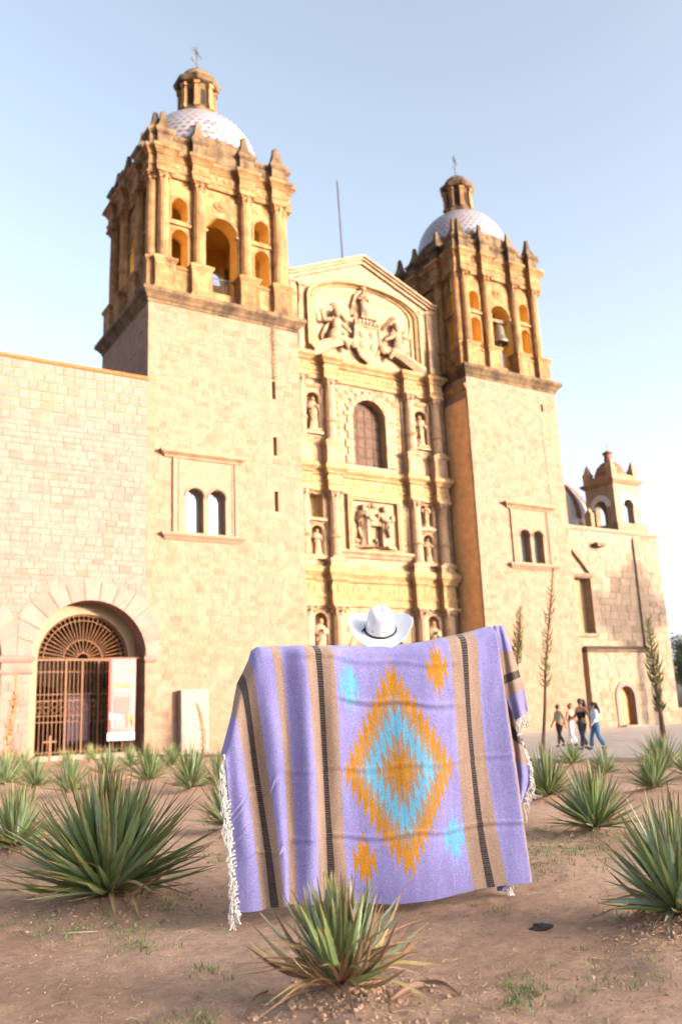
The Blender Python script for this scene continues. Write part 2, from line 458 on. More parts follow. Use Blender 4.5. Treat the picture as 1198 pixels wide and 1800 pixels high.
def statue_mesh(h, seed, mat, arms=0):
    """robed standing figure carved in stone, folds in the robe, head, hands held in front"""
    r = random.Random(seed); b = MB(); n = 22; prof = [(0.15, .0), (.165, .03), (.15, .1), (.135, .25), (.13, .42), (.145, .55), (.15, .64), (.165, .74), (.15, .80), (.06, .835), (.045, .86)]
    ph = r.uniform(0, 6); P = []; F = []
    for (q, z) in prof:
        for i in range(n):
            a = 2 * PI * i / n
            k = 1 + (0.10 * math.sin(5 * a + ph + 2 * z) + 0.06 * math.sin(9 * a - ph)) * (1 if z < .72 else .3)
            sway = 0.03 * math.sin(z * 4 + ph)
            P.append(((q * k * math.cos(a) + sway) * h, q * .8 * k * math.sin(a) * h, z * h))
    for j in range(len(prof) - 1):
        for i in range(n): F.append((j * n + i, j * n + (i + 1) % n, (j + 1) * n + (i + 1) % n, (j + 1) * n + i))
    b.add(P, F)
    b.ell((0.02 * h * math.sin(ph), -.01 * h, .905 * h), (.062 * h, .068 * h, .082 * h), 12, 8)
    b.ell((0.02 * h * math.sin(ph), -.075 * h, .895 * h), (.013 * h, .02 * h, .02 * h), 6, 4)       # nose
    b.ell((0.02 * h * math.sin(ph), -.045 * h, .85 * h), (.035 * h, .035 * h, .04 * h), 8, 5)        # beard
    for s in (-1, 1):
        up = .08 if (arms and s > 0) else 0
        b.tube([(s * .15 * h, 0, .75 * h), (s * .19 * h, -.03 * h, .6 * h), (s * .1 * h, -.15 * h, (.58 + up) * h), (s * .03 * h, -.17 * h, (.62 + up) * h)], [.05 * h, .048 * h, .04 * h, .028 * h], 8)
    # hanging mantle fold and attribute (book or staff)
    b.tube([(-.1 * h, -.14 * h, .58 * h), (-.12 * h, -.15 * h, .4 * h), (-.08 * h, -.15 * h, .2 * h)], [.035 * h, .045 * h, .03 * h], 7)
    if seed % 2: b.tube([(.15 * h, -.16 * h, .02 * h), (.13 * h, -.17 * h, .95 * h)], .012 * h, 6)
    else: b.box(-.02 * h, .1 * h, -.21 * h, -.16 * h, .6 * h, .72 * h)
    b.box(-.2 * h, .2 * h, -.17 * h, .17 * h, -.05 * h, .0)
    return b.mesh('statue', mat, smooth=True, angle=50)

def tower(cx, W, y0, Dp, zs, zoff, label, wallholes, seed, DR, DZ, LK, name='bell_tower'):
    """square bell tower: stone shaft, cornice, belfry with four columns a side, parapet, pinnacles, tiled dome, lantern, cross.
    zs: top of the shaft; zoff: shift of the levels above"""
    rng = random.Random(seed)
    x0, x1 = cx - W / 2, cx + W / 2; cy = y0 + Dp / 2; y1 = y0 + Dp
    T = thing(name, (cx, cy, 0), label, 'bell tower')
    # shaft: core wall with window openings, then the coursed stones on it
    b = MB()
    loops = [rect_loop(x0, x1, 0, zs)] + [h[1] for h in wallholes]
    b.plate(loops, y0, y0 + .8)
    b.box(x0, x0 + .8, y0 + .8, y1, 0, zs); b.box(x1 - .8, x1, y0 + .8, y1, 0, zs); b.box(x0 + .8, x1 - .8, y1 - .8, y1, 0, zs)
    b.box(x0 + .8, x1 - .8, y0 + .8, y1 - .8, zs - .3, zs)
    shaft = b.build('shaft', MT['mortar'], T)
    bl = courses(x0 - .02, x1 + .02, 0, zs, [h[0] for h in wallholes], (.2, .33), (.24, .54), rng, .008)
    stone_wall(shaft, bl, MT['wall'], 'y', y0, rng, (.005, .018), singles=280)
    bl = courses(y0, y1, 0, zs, [], (.28, .42), (.4, .8), rng)
    stone_wall(shaft, bl, MT['wall'], 'x', x0, rng, singles=0)
    # cornice below the belfry
    sq = [(x0, y0), (x1, y0), (x1, y1), (x0, y1)]
    b = MB()
    b.sweep([(0, zs - .25), (.06, zs - .22), (.06, zs - .1), (.12, zs - .05), (.2, zs + .08), (.32, zs + .2), (.36, zs + .24), (.36, zs + .42), (.3, zs + .46), (.06, zs + .5)], sq, True)
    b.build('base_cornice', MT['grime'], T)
    zb = zs + .5
    Z = lambda z: z + zoff                                    # levels measured on the near tower
    ped_h = Z(22.68) - zb
    k = W / 7.79
    centers = [c * k for c in (.78, 2.62, 5.17, 7.01)]
    ins = .52                                                # belfry wall behind the shaft face
    th = .85
    cw = W - 2 * ins
    # belfry walls: four plates with a tall arch between pairs of small arches
    for f in range(4):
        Wf = W if f % 2 == 0 else Dp
        kf = Wf / 7.79; half = Wf / 2
        M = Matrix.Translation((cx, cy, 0)) @ Matrix.Rotation(f * PI / 2, 4, 'Z')
        d0 = (Dp if f % 2 == 0 else W) / 2 - ins
        a = half - ins - (0 if f % 2 == 0 else th)
        b = MB(); b.M = M
        loops = [rect_loop(-a, a, zb, Z(27.4))]
        ca = .86 * kf
        loops.append(arch_loop(-ca, ca, Z(21.75), Z(25.0), 16))
        for s in (-1, 1):
            wc = s * 2.22 * kf; ww = .41 * kf
            loops.append(arch_loop(wc - ww, wc + ww, Z(22.6), Z(24.25), 12))
            loops.append(arch_loop(wc - ww, wc + ww, Z(25.15), Z(25.95), 12))
        b.plate(loops, -d0, -d0 + th, 0, 1, 1)
        wl = b.build('belfry_wall', [MT['belfry'], MT['ochre']], T)
        # raised surrounds of the openings
        b = MB(); b.M = M
        def surround(x0_, x1_, z0_, zs_, t, pr):
            o = arch_loop(x0_ - t, x1_ + t, z0_ + .02, zs_, 16); i = arch_loop(x0_ - .005, x1_ + .005, z0_ - .05, zs_, 16)
            m = len(o)
            P = [(p[0], -d0 - pr, p[1]) for p in o] + [(p[0], -d0 - pr, max(p[1], z0_ + .02)) for p in i]
            Q = [(p[0], -d0 + .03, p[2]) for p in P]
            F = []
            for j in range(1, m):
                j2 = (j + 1) % m
                F += [(j, j2, m + j2, m + j), (2 * m + j, 3 * m + j, 3 * m + j2, 2 * m + j2), (j, 2 * m + j, 2 * m + j2, j2), (m + j, m + j2, 3 * m + j2, 3 * m + j)]
            b.add(P + Q, F)
        surround(-ca, ca, Z(21.75), Z(25.0), .16, .07)
        for s in (-1, 1):
            wc = s * 2.22 * kf; ww = .41 * kf
            surround(wc - ww, wc + ww, Z(22.6), Z(24.25), .1, .05)
            surround(wc - ww, wc + ww, Z(25.15), Z(25.95), .1, .05)
            b.box(wc - ww - .2, wc + ww + .2, -d0 - .12, -d0 + .02, Z(24.85), Z(25.0))
            b.box(wc - ww - .16, wc + ww + .16, -d0 - .16, -d0 + .02, Z(22.46), Z(22.58))
        b.ell((0, -d0, Z(26.55)), (.42, .12, .3), 14, 8)      # medallion above the arch
        b.ell((0, -d0 - .08, Z(26.55)), (.2, .12, .18), 10, 6)
        b.box(-ca - .1, -ca + .1, -d0 - .12, -d0 + .02, Z(24.92), Z(25.05)); b.box(ca - .1, ca + .1, -d0 - .12, -d0 + .02, Z(24.92), Z(25.05))
        b.build('arch_surround', MT['belfry'], wl)
    b = MB(); b.box(x0 + ins, x1 - ins, y0 + ins, y1 - ins, zs + .44, zs + .53); b.build('belfry_floor', MT['ochre'], T)
    b = MB(); b.box(x0 + ins + .01, x1 - ins - .01, y0 + ins + .01, y1 - ins - .01, Z(27.2), Z(28.2)); b.build('belfry_vault', MT['ochre'], T)
    # columns and pedestals, four on each side
    colm = column_mesh(.3 * k, Z(27.35) - Z(22.68), MT['belfry'], .48)
    pedm = pedestal_mesh(1.02 * k, .75, ped_h, MT['belfry'])
    for f in range(4):
        Wf = W if f % 2 == 0 else Dp
        d = (Dp if f % 2 == 0 else W) / 2
        R = Matrix.Rotation(f * PI / 2, 4, 'Z')
        for i, c in enumerate(centers):
            u = (c / W - .5) * Wf
            p = R @ Vector((u, -d + .32, 0))
            inst('pedestal', pedm, (cx + p.x, cy + p.y, zb), T, rotz=f * PI / 2)
            p = R @ Vector((u, -d + .36, 0))
            inst('column', colm, (cx + p.x, cy + p.y, Z(22.68)), T, rotz=f * PI / 2)
        # low plinth walls between the pedestals
        for (i, j) in ((0, 1), (2, 3)):
            b = MB(); b.M = Matrix.Translation((cx, cy, 0)) @ R
            ua = (centers[i] / W - .5) * Wf + .5 * k; uc = (centers[j] / W - .5) * Wf - .5 * k
            b.box(ua, uc, -d + .22, -d + .55, zb, zb + ped_h * .8); b.box(ua - .02, uc + .02, -d + .16, -d + .56, zb + ped_h * .8, zb + ped_h * .9)
            b.build('plinth', MT['belfry'], T)
        # iron railing in the tall arch
        if f in (0, 3):
            rl = MB(); rl.M = b.M; ca = .86 * Wf / 7.79; dd = d - ins - .1
            rl.box(-ca, ca, -dd - .02, -dd + .02, Z(22.55), Z(22.6)); rl.box(-ca, ca, -dd - .02, -dd + .02, zb + .12, zb + .16)
            for q in range(13):
                u = -ca + 2 * ca * q / 12
                rl.box(u - .012, u + .012, -dd - .012, -dd + .012, zb + .1, Z(22.58))
            rl.build('railing', MT['iron'], T)
    # entablature breaking forward over the columns
    def ring(base, jog, wj):
        path = []
        for f in range(4):
            Wf = W if f % 2 == 0 else Dp; d = (Dp if f % 2 == 0 else W) / 2
            R = Matrix.Rotation(f * PI / 2, 4, 'Z')
            us = [(c / W - .5) * Wf for c in centers]
            pts = []
            for i, u in enumerate(us):
                ua, uc = u - wj, u + wj
                pts += [(ua, -d + base), (ua, -d + base - jog), (uc, -d + base - jog), (uc, -d + base)]
            for p in pts:
                q = R @ Vector((p[0], p[1], 0)); path.append((cx + q.x, cy + q.y))
        return path
    b = MB()
    b.sweep([(0, Z(27.35)), (.03, Z(27.4)), (.03, Z(27.62)), (.07, Z(27.66)), (.07, Z(27.74)), (.0, Z(27.76)), (0, Z(28.2)), (.05, Z(28.24)), (.1, Z(28.34)), (.2, Z(28.46)), (.26, Z(28.5)), (.26, Z(28.64)), (.22, Z(28.68)), (.0, Z(28.72))], ring(.38, .34, .42 * k), True)
    b.build('entablature', MT['belfry'], T)
    b = MB()
    b.sweep([(0, Z(28.7)), (.04, Z(28.72)), (.04, Z(28.86)), (0, Z(28.9)), (0, Z(29.4)), (.06, Z(29.45)), (.13, Z(29.55)), (.13, Z(29.66)), (.0, Z(29.7))], ring(.42, .34, .38 * k), True)
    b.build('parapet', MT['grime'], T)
    # carved frieze panels between the columns
    b = MB()
    for f in (0, 3):
        Wf = W if f % 2 == 0 else Dp; d = (Dp if f % 2 == 0 else W) / 2
        b.M = Matrix.Translation((cx, cy, 0)) @ Matrix.Rotation(f * PI / 2, 4, 'Z')
        us = [(c / W - .5) * Wf for c in centers]
        for (ua, uc, nn) in ((us[0] + .5, us[1] - .5, 2), (us[1] + .5, us[2] - .5, 4), (us[2] + .5, us[3] - .5, 2)):
            for q in range(nn):
                u = ua + (uc - ua) * (q + .5) / nn
                b.ell((u, -d + .37, Z(27.98)), (.13, .05, .15), 8, 5)
                b.ell((u, -d + .49, Z(29.15)), (.15, .05, .17), 8, 5)
    b.build('frieze_carving', MT['belfry'], T)['kind'] = 'stuff'
    pinm = pinnacle_mesh(.82 * k, 1.25, MT['grime'])
    for f in range(4):
        Wf = W if f % 2 == 0 else Dp; d = (Dp if f % 2 == 0 else W) / 2
        R = Matrix.Rotation(f * PI / 2, 4, 'Z')
        for c in centers:
            p = R @ Vector(((c / W - .5) * Wf, -d + .48, 0))
            inst('pinnacle', pinm, (cx + p.x, cy + p.y, Z(29.68)), T, rotz=f * PI / 2)
    # drum, tiled dome
    b = MB(); rd = DR; zd = DZ
    b.lathe([(rd + .03, Z(28.6)), (rd + .03, zd - .1), (rd, zd)], cx, cy, 48)
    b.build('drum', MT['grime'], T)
    b = MB(); nn, mm = 96, 30
    for j in range(mm):
        for i in range(nn):
            P = []
            for (jj, ii) in ((j, i), (j, i + 1), (j + 1, i + 1), (j + 1, i)):
                t = (PI / 2 - .3) * jj / mm; a = 2 * PI * (ii + .5 * jj) / nn
                P.append((cx + rd * math.cos(t) * math.cos(a), cy + rd * math.cos(t) * math.sin(a), zd + rd * math.sin(t)))
            blue = (i % 2 == 0 and j % 2 == 0)
            b.add(P, [(0, 1, 2, 3)], 1 if blue else (2 if rng.random() < .05 else 0))
    ztop = zd + rd * math.sin(PI / 2 - .3)
    b.build('dome', [MT['tilewhite'], MT['tileblue'], MT['tileorange']], T, smooth=False)
    # octagonal lantern with pilasters, openings and a small cupola
    lr = 1.08 * LK; zl = ztop - .15; v = lambda q: zl + q * LK
    b = MB()
    b.lathe([(lr * 1.14, zl), (lr * 1.14, v(.3)), (lr * 1.02, v(.38)), (lr * .98, v(.6))], cx, cy, 8, PI / 8)
    b.lathe([(lr * .86, v(.6)), (lr * .86, v(2.2))], cx, cy, 8, PI / 8)
    lant = b.build('lantern', MT['grime'], T)
    for q in range(8):
        a = PI / 8 + q * PI / 4
        b = MB(); b.M = Matrix.Translation((cx, cy, 0)) @ Matrix.Rotation(a, 4, 'Z')
        b.box(lr * .78, lr * .98, -.13, .13, v(.55), v(2.18)); b.box(lr * .78, lr * 1.04, -.17, .17, v(1.95), v(2.14)); b.box(lr * .78, lr * 1.04, -.16, .16, v(.6), v(.8))
        b.build('pilaster', MT['belfry'], lant)
        b = MB(); b.M = Matrix.Translation((cx, cy, 0)) @ Matrix.Rotation(a + PI / 8, 4, 'Z') @ Matrix.Rotation(PI / 2, 4, 'Z')
        yy = -lr * .86 * math.cos(PI / 8)
        b.plate([arch_loop(-.13, .13, v(.85), v(1.7), 8)], yy - .012, yy + .06)
        b.build('lantern_opening', MT['dark'], lant)
    b = MB()
    b.lathe([(lr * .9, v(2.18)), (lr * 1.1, v(2.26)), (lr * 1.2, v(2.4)), (lr * 1.22, v(2.52)), (lr * 1.0, v(2.66))], cx, cy, 8, PI / 8)
    b.lathe([(lr * .9 * math.cos(t), v(2.64) + lr * .78 * math.sin(t)) for t in [PI / 2 * q / 8 for q in range(8)]] + [(.14, v(2.64) + lr * .79), (.1, v(2.64) + lr * .9)], cx, cy, 20)
    b.build('cupola', MT['grime'], lant, smooth=True, angle=30)
    zc = v(2.64) + lr * .85
    b = MB(); b.M = Matrix.Translation((cx, cy, zc)) @ Matrix.Rotation(rad(32), 4, 'Z')
    b.tube([(0, 0, 0), (0, 0, 1.62)], .028, 6); b.tube([(-.42, 0, 1.22), (.42, 0, 1.22)], .026, 6)
    for p in ((-.42, 0, 1.22), (.42, 0, 1.22), (0, 0, 1.64)): b.ell(p, (.06, .03, .06), 8, 5)
    for a in range(4):
        t = PI / 4 + a * PI / 2
        b.tube([(0, 0, 1.22), (math.cos(t) * .3, 0, 1.22 + math.sin(t) * .3)], .018, 5)
    b.lathe([(.02, 1.12), (.11, 1.22), (.02, 1.32)], 0, 0, 10)
    b.tube([(-.35, 0, .45), (.4, 0, .34)], .014, 5); b.plate([[(-.5, .38), (-.3, .42), (-.3, .54), (-.5, .6)]], -.01, .01); b.plate([[(.34, .28), (.52, .3), (.44, .4)]], -.01, .01)
    b.build('weathervane_cross', MT['iron'], T)
    return T, shaft

# dome tiles
def tile(name, c):
    m, nt, b = nodemat(name, 0.35, 0.5)
    b.inputs['Base Color'].default_value = (*c, 1); return m
MT['tilewhite'] = tile('white glazed tile', (.185, .175, .17)); MT['tileblue'] = tile('blue glazed tile', (.035, .045, .14)); MT['tileorange'] = tile('orange glazed tile', (.2, .10, .06))

def twin_window(parent, x0, x1, zs, zt, cx, y, kk=1.0, name='twin_window'):
    """two arched lights with a colonnette, moulded frame, hood and sill. zs sill top, zt hood bottom"""
    b = MB(); w = .82 * kk; g = .13 * kk
    holes = [arch_loop(cx - g - w, cx - g, zs, zs + 1.72 * kk, 14), arch_loop(cx + g, cx + g + w, zs, zs + 1.72 * kk, 14)]
    b.plate([rect_loop(cx - 1.42 * kk, cx + 1.42 * kk, zs, zt)] + holes, y - .045, y + .5)
    f = b.build('window_frame', MT['wall'], parent)
    b = MB()
    for s in (-1, 1):
        b.box(cx + s * 1.5 * kk - .1, cx + s * 1.5 * kk + .1, y - .11, y + .1, zs + .0, zt); b.box(cx + s * 1.3 * kk - .035, cx + s * 1.3 * kk + .035, y - .075, y, zs, zt - .1)
        for h in holes[(s + 1) // 2:(s + 1) // 2 + 1]:
            c = cx + s * (g + w / 2)
            pts = [(c + (w / 2 + .06) * math.cos(PI * q / 14), y - .05, zs + 1.72 * kk + (w / 2 + .06) * math.sin(PI * q / 14)) for q in range(15)]
            b.tube(pts, .05, 6)
    b.build('moulding', MT['wall'], f)
    b = MB(); b.sweep([(0, zt), (.1, zt + .02), (.14, zt + .1), (.3, zt + .2), (.34, zt + .24), (.34, zt + .34), (.0, zt + .38)], [(x0 + .3, y + .05), (x0 + .3, y - .01), (x1 - .3, y - .01), (x1 - .3, y + .05)])
    b.build('hood', MT['carved'], f)
    b = MB(); b.sweep([(0, zs - .34), (.06, zs - .3), (.14, zs - .2), (.24, zs - .12), (.26, zs - .08), (.26, zs), (0, zs + .001)], [(x0 + .3, y + .05), (x0 + .3, y - .01), (x1 - .3, y - .01), (x1 - .3, y + .05)])
    b.build('sill', MT['wall'], f)
    me = column_mesh(.1 * kk, 1.72 * kk, MT['wall'], .24, .12, 0)
    inst('colonnette', me, (cx, y + .1, zs), f)
    for s in (-1, 1):
        c = cx + s * (g + w / 2)
        b = MB(); b.box(c - w / 2 - .02, c + w / 2 + .02, y + .42, y + .45, zs + .01, zs + 2.3 * kk); b.build('pane', MT['glass'], f)
        b = MB(); b.box(c - .02, c + .02, y + .39, y + .42, zs + .01, zs + 2.2 * kk); b.build('mullion', MT['wood'], f)
    return f

Y0 = 36.0
# ---------------------------------------------------------------- near bell tower
def slit_hole(x, z0, z1): return (('r', x - .13, x + .13, z0, z1), rect_loop(x - .1, x + .1, z0, z1))
nh = [(('r', 13.75, 17.05, 9.3, 12.75), rect_loop(14.25, 16.55, 9.5, 12.2)), slit_hole(19.0, 16.46, 17.42), slit_hole(19.0, 13.6, 14.55), slit_hole(19.0, 10.83, 11.84)]
T1, S1 = tower(16.535, 7.79, Y0, 7.1, 20.5, 0.0, 'large near bell tower with blue and white tiled dome, left of the church gable', nh, 3, 3.3, 30.2, 1.0)
twin_window(T1, 13.2, 17.3, 9.42, 12.85, 15.4, Y0)
b = MB()
for z in [17.5 + q * .24 for q in range(12)]:     # the notched drain run above the slits
    b.box(18.93, 19.07, Y0 - .05, Y0 + .02, z, z + .15)
    b.box(18.82 + .1 * (int(z * 10) % 2), 19.16, Y0 - .042, Y0 + .02, z + .15, z + .2)
b.build('drain_run', MT['grime'], T1)['kind'] = 'stuff'
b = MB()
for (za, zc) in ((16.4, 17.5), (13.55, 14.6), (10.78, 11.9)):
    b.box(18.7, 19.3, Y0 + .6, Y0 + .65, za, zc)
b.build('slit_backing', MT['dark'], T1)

# ---------------------------------------------------------------- far bell tower
fh = [(('r', 33.75, 36.85, 9.1, 12.4), rect_loop(34.3, 36.3, 9.3, 11.9)), slit_hole(37.1, 18.6, 19.1)]
T2, S2 = tower(34.83, 6.95, Y0, 6.9, 20.15, -0.55, 'far bell tower with hanging bell and pale tiled dome, right of the church gable', fh, 5, 2.9, 30.05, .9)
twin_window(T2, 33.3, 37.1, 9.2, 12.35, 35.25, Y0, .93)
b = MB(); r = random.Random(2); z = 12.8
while z < 19.4:
    h = r.uniform(.2, .45); x = 37.1 - (z - 12.8) * .03; b.box(x - .05, x + .05, Y0 - .04, Y0 + .02, z, z + h); z += h + r.uniform(.02, .2)
b.build('drain_run', MT['chapel'], T2)['kind'] = 'stuff'
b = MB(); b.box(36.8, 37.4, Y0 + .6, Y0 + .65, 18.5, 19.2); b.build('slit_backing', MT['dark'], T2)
# smooth pilaster strip on the flank facing the church front
b = MB(); b.box(31.30, 31.36, Y0 + .12, Y0 + 2.05, .0, 18.6); b.build('flank_facing', MT['flankbounce'] if 'flankbounce' in MT else MT['carved'], T2)
b = MB(); b.sweep([(0, 19.1), (.08, 19.15), (.2, 19.35), (.2, 19.45), (0, 19.5)], [(31.36, Y0 + 2.2), (31.36, Y0 + .0)][::1]); b.build('flank_cornice', MT['belfry'], T2)
# bell in the far tower
BY, BX = Y0 + .85, 34.95
B = thing('bronze_bell', (BX, BY, 22.9), 'dark bronze bell hanging in the tall arch of the far tower', 'bell')
b = MB()
b.lathe([(.56, 22.92), (.57, 23.0), (.47, 23.15), (.37, 23.5), (.33, 23.85), (.27, 24.05), (.1, 24.12)], BX, BY, 20); b.build('body', MT['bronze'], B, smooth=True, angle=40)
b = MB(); b.box(BX - .8, BX + .8, BY - .08, BY + .08, 24.28, 24.48); b.build('headstock', MT['wood'], B)
b = MB(); b.tube([(BX, BY, 24.1), (BX, BY, 24.35)], .07, 6); b.tube([(BX, BY, 23.6), (BX, BY, 22.86)], .03, 6); b.ell((BX, BY, 22.84), (.09, .09, .09), 8, 6); b.build('clapper', MT['iron'], B)

# ---------------------------------------------------------------- church front between the towers
XC, YW = 26.0, 38.2
FX0, FX1 = 20.43, 31.36
F = thing('church_facade', (XC, YW, 0), 'gabled church front with carved tiers of columns, niches and reliefs between the bell towers', 'church front')
NICHES = []   # (centre x, z bottom, z spring, half width)
for s in (-1, 1):
    NICHES += [(XC + s * 3.55, 16.0, 17.75, .43), (XC + s * 3.55, 11.3, 12.5, .38), (XC + s * 3.55, 9.3, 10.55, .36), (XC + s * 3.55, 3.9, 6.05, .36)]
loops = [[(FX0, 0), (FX1, 0), (FX1, 24.9), (30.75, 24.9), (XC, 26.95), (21.25, 24.9), (FX0, 24.9)]]
loops += [arch_loop(n[0] - n[3], n[0] + n[3], n[1], n[2], 14) for n in NICHES]
WIN = arch_loop(XC - 1.08, XC + 1.08, 14.45, 17.2, 20)
loops.append(WIN)
DOOR = arch_loop(XC - 1.7, XC + 1.7, 0.001, 4.0, 20)
loops.append(DOOR)
b = MB(); b.plate(loops, YW, YW + 1.0); fw = b.build('wall', MT['carved'], F)
rng = random.Random(21)
holes = [('r', n[0] - n[3] - .12, n[0] + n[3] + .12, n[1] - .1, n[2] + n[3] + .15) for n in NICHES] + [('r', XC - 1.6, XC + 1.6, 14.2, 17.2), ('c', XC, 17.2, 1.62), ('r', XC - 1.9, XC + 1.9, 0, 4), ('c', XC, 4.0, 1.95), ('r', XC - 1.85, XC + 1.85, 9.4, 12.95), ('r', XC - 3.6, XC + 3.6, 20.2, 24)]
bl = courses(FX0, FX1, 0, 24.8, holes, (.36, .46), (.5, .95), rng)
bl = [q for q in bl if q[3] < 24.7]
stone_wall(fw, bl, MT['carved'], 'y', YW, rng, (.008, .016), singles=240)
# niche shells, surrounds, statues
names = {0: ('upper', 'beside the arched wooden shutter'), 1: ('second', 'upper of two by the carved panel'), 2: ('third', 'lower of two by the carved panel'), 3: ('bottom', 'lowest in the church front')}
for q, (nx, z0, zs, hw) in enumerate(NICHES):
    side = 'left' if q < 4 else 'right'; lev = q % 4
    b = MB()
    prof = [(hw + .01, z0), (hw + .01, zs)] + [((hw + .01) * math.cos(t), zs + (hw + .01) * math.sin(t)) for t in [PI / 2 * i / 6 for i in range(1, 7)]]
    b.lathe(prof, nx, YW + .12, 14, a0=0, a1=PI)
    b.box(nx - hw - .02, nx + hw + .02, YW + .02, YW + .6, z0 - .1, z0 + .005)
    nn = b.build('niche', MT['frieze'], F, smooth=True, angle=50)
    b = MB()
    pts = [(nx - hw - .07, YW - .03, z0 + .02), (nx - hw - .07, YW - .03, zs)] + [(nx + (hw + .07) * math.cos(PI - PI * i / 12), YW - .03, zs + (hw + .07) * math.sin(PI * i / 12)) for i in range(1, 12)] + [(nx + hw + .07, YW - .03, zs), (nx + hw + .07, YW - .03, z0 + .02)]
    b.tube(pts, .065, 6)
    b.box(nx - hw - .2, nx + hw + .2, YW - .2, YW + .01, z0 - .16, z0 - .005)
    if lev == 0: b.sweep([(0, zs + hw + .3), (.12, zs + hw + .4), (.16, zs + hw + .48), (0, zs + hw + .52)], [(nx - hw - .2, YW), (nx - hw - .2, YW - .02), (nx + hw + .2, YW - .02), (nx + hw + .2, YW)])
    b.build('niche_surround', MT['carved'], nn)
    if not (side == 'left' and lev == 1):
        h = (zs + hw - z0) * .86
        me = statue_mesh(h, q + 1, MT['carved'], q % 3 == 0)
        o = inst('saint_statue', me, (nx, YW + .05, z0 + .055 * h), None, scale=(1, 1, 1))
        tag(o, 'stone saint in the %s %s niche, %s' % (names[lev][0], side, names[lev][1]), 'statue', 'stone saints in the facade niches')
# columns, pedestals and cornices on three tiers
CX = [XC - 4.45, XC - 2.62, XC + 2.62, XC + 4.45]
tiers = [(0.0, 1.5, 6.75, .36), (8.72, 9.15, 12.75, .3), (14.1, 15.45, 18.95, .3)]
for (zb, zp, zt, r) in tiers:
    cm = column_mesh(r, zt - zp, MT['carved'], .5)
    pm = pedestal_mesh(r * 2.9, .62, zp - zb, MT['carved'])
    for x in CX:
        inst('pedestal', pm, (x, YW - .22, zb), F); inst('column', cm, (x, YW - .27, zp), F)
        bb = MB(); bb.box(x - r * 1.5, x + r * 1.5, YW - .1, YW + .02, zp, zt); bb.build('pilaster', MT['carved'], F)
def front_path(base, jog, wj, xa, xb):
    p = [(xa, YW + .05), (xa, YW - base)]
    for x in CX:
        p += [(x - wj, YW - base), (x - wj, YW - base - jog), (x + wj, YW - base - jog), (x + wj, YW - base)]
    return p + [(xb, YW - base), (xb, YW + .05)]
def entab(z0, z1, nm):
    h = z1 - z0; bb = MB()
    bb.sweep([(0, z0), (.03, z0 + .02), (.03, z0 + h * .2), (.07, z0 + h * .23), (.07, z0 + h * .28), (0, z0 + h * .3), (0, z0 + h * .62), (.06, z0 + h * .66), (.12, z0 + h * .74), (.24, z0 + h * .82), (.28, z0 + h * .84), (.28, z0 + h * .95), (.22, z0 + h), (0, z0 + h + .02)], front_path(.12, .42, .42, XC - 5.0, XC + 5.0))
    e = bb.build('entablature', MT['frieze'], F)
    bb = MB(); x = XC - 4.9
    while x < XC + 4.9:       # dentils under the cornice and carved scrolls in the frieze
        near = min(abs(x - c) for c in CX) < .46
        yy = YW - .12 - (.42 if near else 0)
        bb.box(x, x + .09, yy - .1, yy + .02, z0 + h * .63, z0 + h * .71)
        if int(x * 5.5) % 2 == 0: bb.ell((x, yy, z0 + h * .46), (.1, .045, h * .11), 7, 4)
        x += .17
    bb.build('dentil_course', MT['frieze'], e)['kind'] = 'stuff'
entab(6.75, 8.7, 'low'); entab(12.75, 14.1, 'mid'); entab(18.95, 20.25, 'high')
# arched window with its wooden shutter and rusticated voussoirs
b = MB(); b.plate([arch_loop(XC - 1.1, XC + 1.1, 14.3, 17.2, 20)], YW + .5, YW + .58); sh = b.build('shutter', MT['shutter'], F)
for q in range(4):
    for p in range(6):
        x = XC - 1.02 + q * .52; z = 14.5 + p * .58
        if math.hypot(x + .24 - XC, max(0, z + .5 - 17.2)) > 1.05: continue
        b = MB(); b.box(x, x + .48, YW + .465, YW + .51, z, z + .52); b.box(x + .07, x + .41, YW + .45, YW + .47, z + .07, z + .45); b.build('shutter_panel', MT['shutter'], sh)
vm = {}
for q in range(19):
    a0 = PI * q / 19; a1 = PI * (q + 1) / 19 - .02; ro = 1.62 if q % 2 == 0 else 1.42
    b = MB(); lp = [(XC + rr * math.cos(a), 17.2 + rr * math.sin(a)) for (rr, a) in ((1.08, a0), (ro, a0), (ro, a1), (1.08, a1))]
    b.plate([lp], YW - .09 - .02 * (q % 2), YW + .02); b.build('voussoir', MT['carved'], F)
for s in (-1, 1):
    for q in range(6):
        w = .5 if q % 2 == 0 else .34; z = 14.5 + q * .45
        b = MB(); xa = XC + s * 1.08; xb = XC + s * (1.08 + w); b.box(min(xa, xb), max(xa, xb), YW - .1 + .02 * (q % 2), YW + .02, z + .01, z + .44); b.build('quoin', MT['carved'], F)
# church door below, behind the person
b = MB(); b.plate([arch_loop(XC - 1.72, XC + 1.72, 0.02, 4.0, 20)], YW + .6, YW + .7); d_ = b.build('door', MT['wood'], F)
for q in range(23):
    a0 = PI * q / 23; a1 = PI * (q + 1) / 23 - .012
    b = MB(); b.plate([[(XC + rr * math.cos(a), 4.0 + rr * math.sin(a)) for (rr, a) in ((1.7, a0), (2.05, a0), (2.05, a1), (1.7, a1))]], YW - .08, YW + .02); b.build('voussoir', MT['carved'], F)
